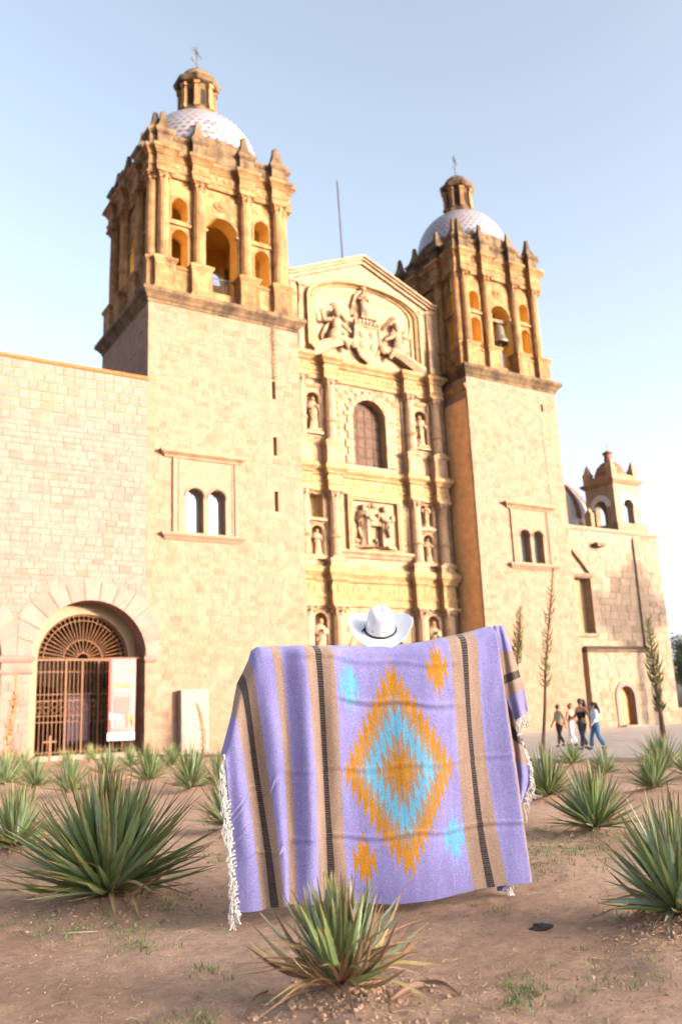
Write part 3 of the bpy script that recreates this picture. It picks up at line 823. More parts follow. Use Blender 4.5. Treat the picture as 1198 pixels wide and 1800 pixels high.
# framed relief of two figures holding up a church
RZ0, RZ1 = 9.75, 12.75
b = MB(); yy = YW - .02
b.plate([rect_loop(XC - 1.72, XC + 1.78, RZ0, RZ1), rect_loop(XC - 1.4, XC + 1.46, RZ0 + .1, RZ1 - .28)], yy - .2, yy + .03)
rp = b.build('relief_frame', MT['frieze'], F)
b = MB()
for z in [RZ0 + .2 + .2 * q for q in range(14)]:
    for s in (-1, 1): b.ell((XC + .03 + s * 1.58, yy - .2, z), (.1, .06, .08), 7, 4)
for q in range(18): b.ell((XC - 1.6 + q * .19, yy - .2, RZ1 - .13), (.08, .06, .08), 7, 4)
b.build('frame_beads', MT['carved'], rp)['kind'] = 'stuff'
b = MB(); b.sweep([(0, 9.3), (.1, 9.36), (.2, 9.5), (.34, 9.6), (.34, 9.7), (0, 9.74)], [(XC - 2.2, YW + .03), (XC - 2.2, YW - .02), (XC + 2.3, YW - .02), (XC + 2.3, YW + .03)]); b.build('relief_ledge', MT['carved'], rp)
for (dx, sd) in ((-.75, 31), (.62, 42)):
    me = statue_mesh(2.35, sd, MT['carved'], 1); inst('relief_figure', me, (XC + dx, yy - .12, RZ0 + .22), F, rotz=-.5 if dx < 0 else .5)
b = MB(); x = XC - .06; z = RZ0 + 1.35    # the church model they hold, with towers and clouds of carving above
b.box(x - .22, x + .22, yy - .32, yy, z, z + .4); b.box(x - .3, x - .16, yy - .34, yy, z, z + .7); b.box(x + .16, x + .3, yy - .34, yy, z, z + .7)
b.lathe([(.12, z + .4), (.1, z + .5), (.02, z + .58)], x, yy - .16, 10)
b.ell((x, yy - .1, z + 1.15), (.22, .16, .14), 10, 6); b.ell((x - .18, yy - .08, z + 1.12), (.2, .05, .08), 8, 5); b.ell((x + .18, yy - .08, z + 1.12), (.2, .05, .08), 8, 5)
b.build('relief_carving', MT['carved'], F)
b = MB(); r = random.Random(9)
for q in range(26): b.ell((XC + r.uniform(-1.2, 1.2), yy - .05, RZ0 + .2 + r.random() ** 2 * .5), (r.uniform(.1, .22), r.uniform(.08, .2), r.uniform(.06, .16)), 7, 5)
b.build('relief_ground', MT['carved'], F)
# tympanum: stilted segmental arch moulding, coat of arms, crowned figure, two kneeling angels on broken pediments
def seg_arch(hw, zb, zsp, rise, y0, y1, t):
    n = 20
    def line(o):
        w = hw + o
        return [(XC - w, zb), (XC - w, zsp)] + [(XC - w * math.cos(PI * i / n), zsp + (rise + o) * math.sin(PI * i / n)) for i in range(1, n)] + [(XC + w, zsp), (XC + w, zb)]
    A = line(0); Bq = line(t); k = len(A)
    P = [(p[0], y0, p[1]) for p in A] + [(p[0], y0, p[1]) for p in Bq] + [(p[0], y1, p[1]) for p in A] + [(p[0], y1, p[1]) for p in Bq]
    Fc = []
    for i in range(k - 1): Fc += [(i, i + 1, k + i + 1, k + i), (2 * k + i, 2 * k + i + 1, i + 1, i), (k + i, k + i + 1, 3 * k + i + 1, 3 * k + i)]
    return P, Fc
b = MB(); b.add(*seg_arch(3.45, 20.2, 23.7, 1.35, YW - .22, YW, .22)); b.add(*seg_arch(3.67, 20.2, 23.72, 1.36, YW - .36, YW, .16)); b.add(*seg_arch(3.2, 20.2, 23.68, 1.3, YW - .1, YW, .2))
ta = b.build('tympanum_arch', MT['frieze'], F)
b = MB()
for i in range(34):
    a = PI * (i + .5) / 34
    b.ell((XC - 3.56 * math.cos(a), YW - .24, 23.7 + 1.45 * math.sin(a)), (.08, .06, .08), 6, 4)
for s in (-1, 1):
    for i in range(16): b.ell((XC + s * 3.56, YW - .24, 20.4 + i * .21), (.08, .06, .08), 6, 4)
b.build('arch_beads', MT['carved'], ta)['kind'] = 'stuff'
b = MB(); gp = [(FX0 + .02, 24.55), (21.25, 24.55), (XC, 26.6), (30.75, 24.55), (31.1, 24.55)]
for (o, y, t) in ((0, .16, .2), (.2, .3, .14), (.34, .42, .12)):
    P = [(p[0], YW - y, p[1] + o) for p in gp] + [(p[0], YW - y, p[1] + o + t) for p in gp] + [(p[0], YW + 1.1, p[1] + o) for p in gp] + [(p[0], YW + 1.1, p[1] + o + t) for p in gp]
    k = 5; b.add(P, [fc for i in range(4) for fc in ((i, i + 1, k + i + 1, k + i), (2 * k + i, 2 * k + i + 1, i + 1, i), (k + i, k + i + 1, 3 * k + i + 1, 3 * k + i), (2 * k + i, 3 * k + i, 3 * k + i + 1, 2 * k + i + 1))] + [(0, k, 3 * k, 2 * k), (4, 4 + 2 * k, 4 + 3 * k, 4 + k)])
b.build('gable_coping', MT['carved'], F)
for s in (-1, 1):     # outer pilasters and slim obelisks of the top tier
    for (dx, w, z1) in ((4.05, .22, 24.3), (4.6, .26, 24.4)):
        b = MB(); x = XC + s * dx; b.box(x - w, x + w, YW - .18, YW + .02, 20.27, 20.9); b.box(x - w * .7, x + w * .7, YW - .13, YW + .02, 20.9, z1); b.box(x - w, x + w, YW - .2, YW + .02, z1, z1 + .16); b.build('pilaster', MT['carved'], F)
    b = MB(); x = XC + s * 4.35; b.lathe([(.22, 20.27), (.22, 20.8), (.15, 20.9), (.17, 21.0), (.06, 22.6), (.03, 23.0)], x, YW - .32, 4, PI / 4); b.ell((x, YW - .32, 23.05), (.07, .07, .07), 8, 5); b.build('obelisk', MT['carved'], F)
    b = MB(); cxs = XC + s * 2.35                                   # curved broken pediment piece
    pts = [(cxs - s * 1.35 + s * q * .27, YW - .3, 20.45 + .95 * math.sin(PI * min(1, (10 - q) / 10) * .55) ** 1.2) for q in range(11)]
    b.tube(pts, [.22 + .02 * q for q in range(11)], 6); b.ell(pts[0], (.3, .26, .28), 10, 7); b.build('broken_pediment', MT['carved'], F)
    b = MB(); ax = XC + s * 2.15; az = 21.1                          # kneeling angel with wings and a raised arm
    b.ell((ax, YW - .3, az + .45), (.42, .32, .6), 12, 8, R=Matrix.Rotation(-s * .3, 3, 'Y')); b.ell((ax - s * .1, YW - .32, az + 1.2), (.3, .24, .42), 12, 8); b.ell((ax - s * .14, YW - .38, az + 1.85), (.2, .2, .25), 12, 8)
    b.ell((ax - s * .14, YW - .3, az + 2.0), (.24, .22, .2), 10, 6)
    b.tube([(ax + s * .2, YW - .3, az + 1.45), (ax + s * .7, YW - .34, az + 1.3), (ax + s * .85, YW - .32, az + 1.95)], [.14, .11, .07], 7)
    b.tube([(ax - s * .25, YW - .35, az + 1.4), (ax - s * .6, YW - .42, az + 1.1), (ax - s * 1.0, YW - .36, az + .9)], [.14, .11, .08], 7)
    b.tube([(ax, YW - .35, az + .3), (ax - s * .55, YW - .5, az + .3), (ax - s * .75, YW - .4, az - .2)], [.24, .2, .12], 8)
    b.tube([(ax + s * .1, YW - .3, az + .1), (ax + s * .6, YW - .34, az - .1), (ax + s * .95, YW - .3, az - .3)], [.26, .2, .1], 8)
    for q in range(5): b.tube([(ax + s * .25, YW - .15, az + 1.3), (ax + s * (.55 + .05 * q), YW - .12, az + .9 - .12 * q), (ax + s * (.62 - .04 * q), YW - .1, az + .4 - .18 * q)], [.1, .09, .04], 5)
    b.build('angel_relief', MT['carved'], F, smooth=True, angle=60)
b = MB()      # shield with crown and scrolls
sh_ = [(XC - .8 + .05, 22.6), (XC - .85, 21.6), (XC - .55, 20.8), (XC, 20.42), (XC + .55, 20.8), (XC + .85, 21.6), (XC + .8, 22.6)]
b.plate([sh_], YW - .28, YW)
for i in range(len(sh_)):
    p = sh_[i]; q = sh_[(i + 1) % len(sh_)]; b.tube([(p[0], YW - .28, p[1]), (q[0], YW - .28, q[1])], .09, 6)
for q in range(4): b.ell((XC + (-.35 if q % 2 else .35), YW - .3, 21.4 + .7 * (q // 2)), (.22, .08, .24), 8, 5)
for q in range(7): b.ell((XC - .75 + q * .25, YW - .3, 22.75 + .12 * math.sin(q * PI / 6)), (.13, .14, .2), 8, 5)
b.build('coat_of_arms', MT['carved'], F, smooth=True, angle=40)
me = statue_mesh(1.75, 14, MT['carved'], 1); inst('crowned_figure', me, (XC - .05, YW - .12, 23.15), F)
b = MB(); b.box(XC - .1, XC + .75, YW - .34, YW, 23.1, 23.8); b.box(XC - .02, XC + .67, YW - .38, YW - .3, 23.18, 23.72); b.tube([(XC - .7, YW - .15, 23.15), (XC - .8, YW - .15, 23.8), (XC - .55, YW - .12, 24.5), (XC - .05, YW - .1, 24.95), (XC + .4, YW - .12, 24.5)], .1, 6)
b.ell((XC - .05, YW - .2, 24.95), (.2, .16, .14), 9, 6); b.build('crown_and_book', MT['carved'], F)
# carved ornament filling the bays: scrolls in the spandrels, strings of rosettes, garlands over the niches
b = MB(); r = random.Random(77)
def rosette(x, z, s, y=None):
    y = YW - .03 if y is None else y
    b.ell((x, y, z), (s, s * .55, s), 8, 5)
    for q in range(5): b.ell((x + s * 1.25 * math.cos(q * 1.257), y, z + s * 1.25 * math.sin(q * 1.257)), (s * .6, s * .4, s * .6), 6, 4)
for s in (-1, 1):
    for z in [9.45 + .36 * q for q in range(10)]: rosette(XC + s * 2.1, z, .08)
    for z in [15.0 + .36 * q for q in range(11)]: rosette(XC + s * 1.98, z, .075)
    for z in [2.2 + .42 * q for q in range(10)]: rosette(XC + s * 2.12, z, .08)
    for (xx, z) in ((1.35, 18.55), (1.7, 18.3), (1.0, 18.72)): rosette(XC + s * xx, z, .1)
    for (xx, z) in ((1.9, 5.6), (1.6, 6.0), (1.2, 6.35)): rosette(XC + s * xx, z, .11)
    for (zc, w) in ((18.62, .55), (13.0 - .28, .5), (11.12, .5), (6.6, .5), (15.75, .5), (9.02, .5), (3.62, .5)):
        for q in range(7):
            u = (q - 3) / 3; b.ell((XC + s * 3.55 + u * w, YW - .05, zc - .1 * (1 - u * u)), (.09, .07, .08), 7, 4)
    for z in [20.6 + .34 * q for q in range(10)]: rosette(XC + s * 3.88, z, .06)
    for q in range(9): b.tube([(XC + s * (1.1 + .1 * q), YW - .1, 22.9 + .1 * q), (XC + s * (1.25 + .1 * q), YW - .16, 22.7 + .12 * q), (XC + s * (1.4 + .09 * q), YW - .08, 22.95 + .08 * q)], .05, 5)
for c in CX:
    for (zp, zt, rr_) in ((1.5, 6.75, .36), (9.15, 12.75, .3), (15.45, 18.95, .3)):
        for q in range(10):
            a = PI + PI * q / 9; zz = zp + .32 * (zt - zp); b.ell((c + rr_ * 1.02 * math.cos(a), YW - .27 + rr_ * 1.02 * math.sin(a), zz), (.06, .06, .1), 6, 4)
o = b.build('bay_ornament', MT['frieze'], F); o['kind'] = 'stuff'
b = MB(); b.tube([(XC + .15, YW + 2, 25.5), (XC - .05, YW + 2, 33.2)], .045, 6)
o = b.build('lightning_rod', MT['iron']); tag(o, 'thin tall iron rod rising behind the church gable', 'lightning rod')
b = MB(); b.box(20.5, 31.3, YW + 1.0, YW + 14, 24.0, 24.3); b.box(20.5, 31.3, YW + 4, YW + 14, 20, 24); b.build('nave_roof', MT['chapel'], F)

# ---------------------------------------------------------------- convent wing with the arcade
ARX, ARR, ARZ = [10.35, 4.58, -1.19], 2.32, 4.0
WX0, WX1, WZ = -6.0, 12.64, 16.35
W = thing('convent_wing', (4, Y0, 0), 'long pale stone convent wall with arcade, left of the near bell tower', 'building')
loops = [rect_loop(WX0, WX1, 0, WZ)] + [arch_loop(a - ARR, a + ARR, .001, ARZ, 30) for a in ARX]
b = MB(); b.plate(loops, Y0, Y0 + 1.0, 0, 1, 1); ww = b.build('wall', [MT['mortar2'], MT['wing']], W)
rng = random.Random(44)
holes = [('r', a - ARR - .02, a + ARR + .02, 0, ARZ) for a in ARX] + [('c', a, ARZ, ARR + .72) for a in ARX]
bl = courses(WX0, WX1 - .03, 0, 14.2, holes, (.2, .35), (.24, .58), rng, .009) + courses(WX0, WX1 - .03, 14.2, WZ - .02, [], (.40, .46), (.36, .5), rng, .045)
stone_wall(ww, bl, MT['wing'], 'y', Y0, rng, (.012, .03), singles=300, visible=lambda q: q[0] > 5.5)
for a in ARX[:2]:
    rr = random.Random(int(a * 10)); q = 0; n = 13
    for q in range(n):
        a0 = PI * q / n + .006; a1 = PI * (q + 1) / n - .006; ro = ARR + rr.uniform(.78, 1.0)
        pts = [(a + ARR * math.cos(a0 + (a1 - a0) * i / 3), ARZ + ARR * math.sin(a0 + (a1 - a0) * i / 3)) for i in range(4)] + [(a + ro * math.cos(a1 + (a0 - a1) * i / 3), ARZ + ro * math.sin(a1 + (a0 - a1) * i / 3)) for i in range(4)]
        pts = [(max(a - 2.875, min(a + 2.875, p[0])), p[1]) for p in pts]
        b = MB(); b.plate([pts], Y0 - .045, Y0 + .05); b.build('voussoir', MT['wing'], ww)
for xa, xb in ((6.9, 8.03), (1.13, 2.26)):       # pier capitals
    b = MB(); b.sweep([(0, 3.35), (.07, 3.4), (.07, 3.48), (.0, 3.52), (0, 3.78), (.06, 3.82), (.13, 3.95), (.13, 4.02), (.0, 4.06), (0, 4.2)], [(xa, Y0 + 1.0), (xa, Y0 - .02), (xb, Y0 - .02), (xb, Y0 + 1.0)]); b.build('pier_capital', MT['wing'], W)
b = MB(); b.sweep([(0, 3.78), (.06, 3.82), (.13, 3.95), (.13, 4.02), (0, 4.06)], [(12.67, Y0 + 1.0), (12.67, Y0 - .02), (13.0, Y0 - .02), (13.0, Y0 + .2)]); b.build('pier_capital', MT['wing'], W)
b = MB(); b.box(WX0, WX1, Y0 - .08, Y0 + 1.1, WZ, WZ + .08); b.box(WX0, WX1, Y0 - .05, Y0 + 1.05, WZ + .08, WZ + .17); b.build('coping', MT['terracotta'], W)
b = MB(); b.box(WX0, WX1 - .01, Y0 + 1.05, Y0 + 7, WZ - .9, WZ - .6); b.build('roof', MT['chapel'], W)
# inner arch wall with the grille
IY = Y0 + 1.0
for a in ARX[:2]:
    b = MB(); b.plate([rect_loop(a - 2.7, a + 2.5, 0, 6.8), arch_loop(a - 1.88, a + 1.88, .001, ARZ, 26)], IY + .01, IY + .4); b.build('inner_arch_wall', MT['porch2'], W)
    g = MB(); g.box(a - 1.9, a + 1.9, IY + .13, IY + .21, ARZ - .05, ARZ + .03); grille = g.build('gate', MT['rust'], W)
    for q in range(27 + 13):      # fan bars: a wide outer ring and a small inner one
        t = PI * (q + .5) / 27 if q < 27 else PI * (q - 27 + .5) / 13; r0, r1_ = (.8, 1.84) if q < 27 else (.26, .8)
        g = MB(); g.tube([(a + r0 * math.cos(t), IY + .17, ARZ + r0 * math.sin(t)), (a + r1_ * math.cos(t), IY + .17, ARZ + r1_ * math.sin(t))], .02, 5); g.build('fan_bar', MT['rust'], grille)
    for r_ in (.26, .8, 1.62, 1.83):
        g = MB(); g.tube([(a + r_ * math.cos(PI * i / 26), IY + .15, ARZ + r_ * math.sin(PI * i / 26)) for i in range(27)], .022, 5); g.build('fan_arc', MT['rust'], grille)
    for q in range(23):
        x = a - 1.84 + 3.68 * q / 22; th = .04 if q in (7, 11, 15) else .013
        g = MB(); g.box(x - th, x + th, IY + .17 - th, IY + .17 + th, .22, ARZ - .04); g.build('gate_bar', MT['rust'], grille)
    for z in (.32, 1.5, 1.75, 2.35, 2.6, 3.5):
        g = MB(); g.box(a - 1.87, a + 1.87, IY + .16, IY + .19, z - .018, z + .018); g.build('rail', MT['rust'], grille)
    g = MB()                    # lattice of rings between the rails
    for q in range(12):
        for z in (1.98, 2.2):
            c = (a - 1.7 + q * .31, IY + .165, z); g.tube([(c[0] + .13 * math.cos(2 * PI * i / 8 + PI / 8), c[1], c[2] + .13 * math.sin(2 * PI * i / 8 + PI / 8)) for i in range(9)], .016, 4)
    g.build('ring_lattice', MT['rust'], grille)
    g = MB(); g.box(a - 2.3, a + 2.3, Y0 + .3, IY + .5, .005, .2); g.build('threshold', MT['stele'], W)
# porch behind the grille
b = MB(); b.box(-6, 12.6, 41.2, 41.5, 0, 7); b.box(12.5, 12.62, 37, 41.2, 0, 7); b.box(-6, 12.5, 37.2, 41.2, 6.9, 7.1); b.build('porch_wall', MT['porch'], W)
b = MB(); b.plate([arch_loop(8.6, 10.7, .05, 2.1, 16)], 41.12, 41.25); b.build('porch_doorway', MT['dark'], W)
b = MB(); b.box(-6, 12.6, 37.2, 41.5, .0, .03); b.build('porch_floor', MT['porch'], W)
# things in the porch and in front of it
S = thing('dark_statue', (12.0, 40.4, 0), 'tall dark robed statue standing in the porch behind the iron gate', 'statue')
inst('figure', statue_mesh(2.3, 8, MT['darkstone']), (12.0, 40.4, 1.3), S)
b = MB(); b.box(11.55, 12.45, 40.0, 40.8, .03, 1.18); b.build('plinth', MT['darkstone'], S)
Pz = thing('notice_board', (10.95, 39.9, 0), 'pale lilac notice board on legs behind the iron gate bars', 'notice board')
b = MB(); b.box(10.5, 11.4, 39.9, 39.94, .7, 2.62); b.build('panel', MT['lilac'], Pz)
b = MB(); b.box(10.44, 10.5, 39.88, 39.96, .1, 2.68); b.box(11.4, 11.46, 39.88, 39.96, .1, 2.68); b.box(10.5, 11.4, 39.88, 39.96, 2.62, 2.68); b.box(10.4, 11.5, 39.86, 39.98, .62, .72); b.build('frame', MT['indigo'], Pz)
b = MB(); b.plate([[(11.12, 2.62), (11.4, 2.62), (11.4, 2.2)]], 39.88, 39.9); b.plate([arch_loop(10.58, 10.68, 1.9, 1.95, 8)], 39.885, 39.9); b.build('print', MT['indigo'], Pz)
Cr = thing('wooden_cross', (8.75, Y0 - .35, 0), 'small plain orange brown cross standing at the foot of the arcade gate', 'cross')
b = MB(); b.box(8.71, 8.79, Y0 - .39, Y0 - .33, 0, .98); b.build('upright', MT['rust'], Cr)
b = MB(); b.box(8.5, 9.0, Y0 - .4, Y0 - .39 + .05, .72, .79); b.build('crossbar', MT['rust'], Cr)
# vertical banner with blurred print
Bn = thing('exhibition_banner', (11.75, Y0 - .1, 0), 'tall pink and red vertical banner with animal print hanging before the arcade gate', 'banner')
bx0, bx1, by = 11.15, 12.27, Y0 + .1
b = MB(); P = []; Fc = []
for j in range(13):
    for i in range(7):
        z = .92 + (3.97 - .92) * j / 12; x = bx0 + (bx1 - bx0) * i / 6 - .03 * (1 - j / 12)
        P.append((x, by + .012 * math.sin(i * 1.3 + j * .4), z))
for j in range(12):
    for i in range(6): Fc.append((j * 7 + i, j * 7 + i + 1, (j + 1) * 7 + i + 1, (j + 1) * 7 + i))
b.add(P, Fc); cl = b.build('cloth', MT['pink'], Bn, smooth=True)
m_ = cl.modifiers.new('thickness', 'SOLIDIFY'); m_.thickness = .006
def pr(nm, lps, m, y=.018):
    bb = MB()
    for lp in lps: bb.plate([lp], by - y - .004, by - y)
    bb.build(nm, MT[m], Bn)
pr('red_margin', [rect_loop(bx0 - .015, bx0 + .045, 1.0, 3.97)], 'red')
pr('red_panel', [rect_loop(bx0 + .24, bx1 - .26, 1.72, 2.4)], 'salmon')
pr('white_footer', [rect_loop(bx0 - .05, bx1 - .03, .68, 1.0)], 'white')
pr('white_text_lines', [rect_loop(bx0 + .14, bx1 - .14, 3.61, 3.63), rect_loop(bx0 + .34, bx1 - .34, 3.31, 3.33)] + [rect_loop(bx0 + .3 + q * .075, bx0 + .355 + q * .075, 3.02, 3.1) for q in range(8)] + [rect_loop(bx0 + .26 + q * .07, bx0 + .315 + q * .07, 2.64, 2.7) for q in range(9)], 'white')
pr('yellow_text_line', [rect_loop(bx0 + .16 + q * .135, bx0 + .255 + q * .135, 2.76, 2.96) for q in range(6)], 'yellow')
pr('blue_animal', [[(bx0 + .02, 1.78), (bx0 + .3, 1.74), (bx0 + .5, 1.7), (bx0 + .52, 1.5), (bx0 + .4, 1.44), (bx0 + .38, 1.22), (bx0 + .3, 1.22), (bx0 + .3, 1.48), (bx0 + .2, 1.5), (bx0 + .22, 1.15), (bx0 + .12, 1.15), (bx0 + .1, 1.5), (bx0 + .02, 1.5)]], 'paleblue', .024)
pr('orange_animal', [[(bx0 + .68, 1.6), (bx0 + .76, 1.75), (bx0 + .86, 1.68), (bx0 + 1.0, 1.75), (bx0 + 1.05, 1.2), (bx0 + .98, 1.2), (bx0 + .95, 1.5), (bx0 + .86, 1.5), (bx0 + .84, 1.16), (bx0 + .76, 1.16), (bx0 + .76, 1.5)]], 'orange', .024)
b = MB(); b.tube([(bx0 - .1, by, 3.99), (bx1 + .1, by, 3.99)], .022, 6); b.build('top_rod', MT['rust'], Bn)
b = MB(); b.tube([(11.75, by + .06, 0.2), (11.75, by + .06, 4.0)], .022, 6); b.build('pole', MT['rust'], Bn)
# stele by the tower
St = thing('stone_stele', (14.66, Y0 - .3, 0), 'pale upright stone slab standing against the near tower wall', 'stone slab')
b = MB(); b.box(14.05, 15.28, Y0 - .42, Y0 - .04, .12, 2.62); me_ = b.build('slab', MT['stele'], St); bv = me_.modifiers.new('bevel', 'BEVEL'); bv.width = .025
b = MB(); b.box(13.98, 15.35, Y0 - .48, Y0 - .03, .0, .12); b.build('base', MT['stele'], St)

# ---------------------------------------------------------------- side chapel on the right
CY = 36.9
C = thing('side_chapel', (43, CY, 0), 'lower stone chapel with orange door and bell turret, right of the far tower', 'building')
b = MB()
b.plate([rect_loop(38.3, 47.25, 0, 11.95), rect_loop(38.9, 40.55, 5.5, 8.8), arch_loop(41.45, 42.75, .001, 1.9, 14)], CY, CY + .7); b.box(46.6, 47.25, CY + .7, CY + 12, 0, 11.95); b.box(38.4, 46.6, CY + .7, CY + 12, 11.2, 11.6)
cw_ = b.build('wall', MT['mortar'], C)
rng = random.Random(77)
bl = courses(38.3, 47.25, 0, 11.9, [('r', 38.8, 40.7, 5.3, 9.0), ('r', 41.2, 43.0, 0, 2.7)], (.34, .5), (.5, 1.0), rng)
stone_wall(cw_, bl, MT['chapel'], 'y', CY, rng, (.015, .035), singles=280)
b = MB(); b.sweep([(0, 11.75), (.1, 11.8), (.16, 11.92), (.16, 12.0), (0, 12.04)], [(38.3, CY), (47.25, CY), (47.25, CY + 12)]); b.build('coping', MT['chapel'], C)
b = MB(); b.sweep([(0, 0), (0, 11.4), (-.12, 11.7)], [(44.75, CY + .05), (44.75, CY - .16), (45.25, CY - .16), (45.25, CY + .05)]); b.build('buttress', MT['chapel'], C)
b = MB(); b.box(39.2, 44.72, CY - .5, CY + .02, 0, 4.3); b2 = b
lp = [rect_loop(39.2, 44.72, 0, 4.35), arch_loop(41.45, 42.75, .001, 1.75, 14)]
b = MB(); b.plate(lp, CY - .5, CY - .04); low = b.build('low_wall', MT['mortar'], C)
bl = courses(39.2, 44.72, 0, 4.35, [('r', 41.15, 43.05, 0, 2.6)], (.34, .48), (.5, 1.0), rng)
stone_wall(low, bl, MT['chapel'], 'y', CY - .5, rng, (.012, .03), singles=60)
b = MB(); b.sweep([(0.05, 4.35), (.12, 4.42), (.12, 4.5), (-.35, 4.75)], [(39.2, CY + .0), (39.2, CY - .5), (44.72, CY - .5), (44.72, CY + .0)]); b.build('low_wall_coping', MT['grime'], C)
b = MB(); o_ = arch_loop(41.15, 43.05, 0.003, 1.75, 14); i_ = arch_loop(41.45, 42.75, 0.003, 1.75, 14)
m = len(o_); P = [(p[0], CY - .58, p[1]) for p in o_] + [(p[0], CY - .58, p[1]) for p in i_] + [(p[0], CY - .45, p[1]) for p in o_] + [(p[0], CY - .45, p[1]) for p in i_]
Fc = []
for j in range(1, m):
    j2 = (j + 1) % m; Fc += [(j, j2, m + j2, m + j), (j, 2 * m + j, 2 * m + j2, j2), (m + j, m + j2, 3 * m + j2, 3 * m + j)]
b.add(P, Fc); b.build('door_surround', MT['wing'], C)
b = MB(); b.plate([arch_loop(41.4, 42.8, .16, 1.75, 12)], CY - .14, CY - .06); dr = b.build('door', MT['orangewood'], C)
for q in range(3):
    for w in range(2):
        b = MB(); b.box(41.53 + w * .6, 42.07 + w * .6, CY - .165, CY - .13, .25 + q * .52, .68 + q * .52); b.build('door_panel', MT['orangewood'], dr)
b = MB(); b.box(41.3, 43.1, CY - 1.0, CY - .1, 0, .14); b.build('doorstep', MT['stele'], C)
b = MB(); b.box(38.9, 40.55, CY + .45, CY + .5, 5.5, 8.8); b.build('window_recess', MT['orangestone'], C)
b = MB(); b.sweep([(0, 8.8), (.1, 8.86), (.22, 9.0), (.22, 9.08), (0, 9.12)], [(38.35, CY), (40.75, CY)][::1]); b.box(40.55, 40.72, CY - .12, CY + .02, 5.3, 8.8); b.box(38.35, 40.75, CY - .2, CY + .02, 5.3, 5.48)
b.add([(38.5, CY - .22, 11.1), (39.3, CY - .22, 11.1), (40.75, CY - .22, 9.1), (40.45, CY - .22, 9.1), (38.5, CY + .02, 11.1), (39.3, CY + .02, 11.1), (40.75, CY + .02, 9.1), (40.45, CY + .02, 9.1)], [(0, 3, 2, 1), (0, 1, 5, 4), (1, 2, 6, 5), (2, 3, 7, 6), (3, 0, 4, 7)])
b.build('window_pediment', MT['chapel'], C)
b = MB(); b.box(41.1, 41.75, CY - .5, CY + .02, 10.75, 10.95); b.box(41.2, 41.65, CY - .35, CY + .02, 10.95, 11.03); b.build('water_spout', MT['grime'], C)
# bell turret on the chapel roof
tx, tw, ty = 45.1, 2.6, CY + .1
tcy = ty + tw / 2
b = MB(); b.sweep([(.08, 11.6), (.08, 12.55), (0, 12.6)], [(tx - tw / 2, ty), (tx + tw / 2, ty), (tx + tw / 2, ty + tw), (tx - tw / 2, ty + tw)], True); tb = b.build('turret_base', MT['chapel'], C)
for f in range(4):
    b = MB(); b.M = Matrix.Translation((tx, tcy, 0)) @ Matrix.Rotation(f * PI / 2, 4, 'Z'); h = tw / 2
    a = h - .1 - (0 if f % 2 == 0 else .45)
    b.plate([rect_loop(-a, a, 12.6, 15.25), arch_loop(-.46, .46, 12.62, 13.75, 14)], -h + .1, -h + .55); b.build('turret_wall', MT['chapel'], C)
    b = MB(); b.M = Matrix.Translation((tx, tcy, 0)) @ Matrix.Rotation(f * PI / 2, 4, 'Z')
    P, Fc = [], []; k = 15
    for (r_, y_) in ((.5, -h + .03), (.88, -h + .03), (.5, -h + .12), (.88, -h + .12)):
        P += [(r_ * math.cos(PI * i / 14), y_, 13.75 + r_ * math.sin(PI * i / 14)) for i in range(15)]
    for i in range(14): Fc += [(i, i + 1, k + i + 1, k + i), (2 * k + i, 2 * k + i + 1, i + 1, i), (k + i, k + i + 1, 3 * k + i + 1, 3 * k + i)]
    b.add(P, Fc); b.build('white_arch_band', MT['white'], C)
sq = [(tx - tw / 2 + .1, ty + .1), (tx + tw / 2 - .1, ty + .1), (tx + tw / 2 - .1, ty + tw - .1), (tx - tw / 2 + .1, ty + tw - .1)]
b = MB(); b.sweep([(0, 15.2), (.08, 15.25), (.2, 15.4), (.24, 15.44), (.24, 15.54), (.0, 15.58), (0, 15.9)], sq, True); b.build('turret_cornice', MT['reddish'], C)
for sx in (-1, 1):
    for sy in (-1, 1):
        b = MB(); b.M = Matrix.Translation((tx + sx * (tw / 2 - .3), tcy + sy * (tw / 2 - .3), 0)); b.box(-.24, .24, -.24, .24, 15.56, 16.15); b.lathe([(.36, 16.15), (.38, 16.22), (.26, 16.4), (.12, 16.75), (.02, 16.95)], n=4, rot=PI / 4); b.build('turret_pinnacle', MT['reddish'], C)
b = MB(); b.lathe([(1.05, 15.6), (1.05, 15.9), (1.0, 16.2), (.82, 16.62), (.5, 16.95), (.27, 17.05), (.25, 17.55), (.36, 17.62), (.3, 17.72), (.04, 17.85)], tx, tcy, 20); b.build('turret_dome', MT['reddome'], C, smooth=True, angle=40)
b = MB(); b.tube([(tx, tcy, 17.8), (tx, tcy, 18.4)], .02, 5); b.tube([(tx - .14, tcy, 18.2), (tx + .14, tcy, 18.2)], .016, 5); b.build('turret_cross', MT['iron'], C)
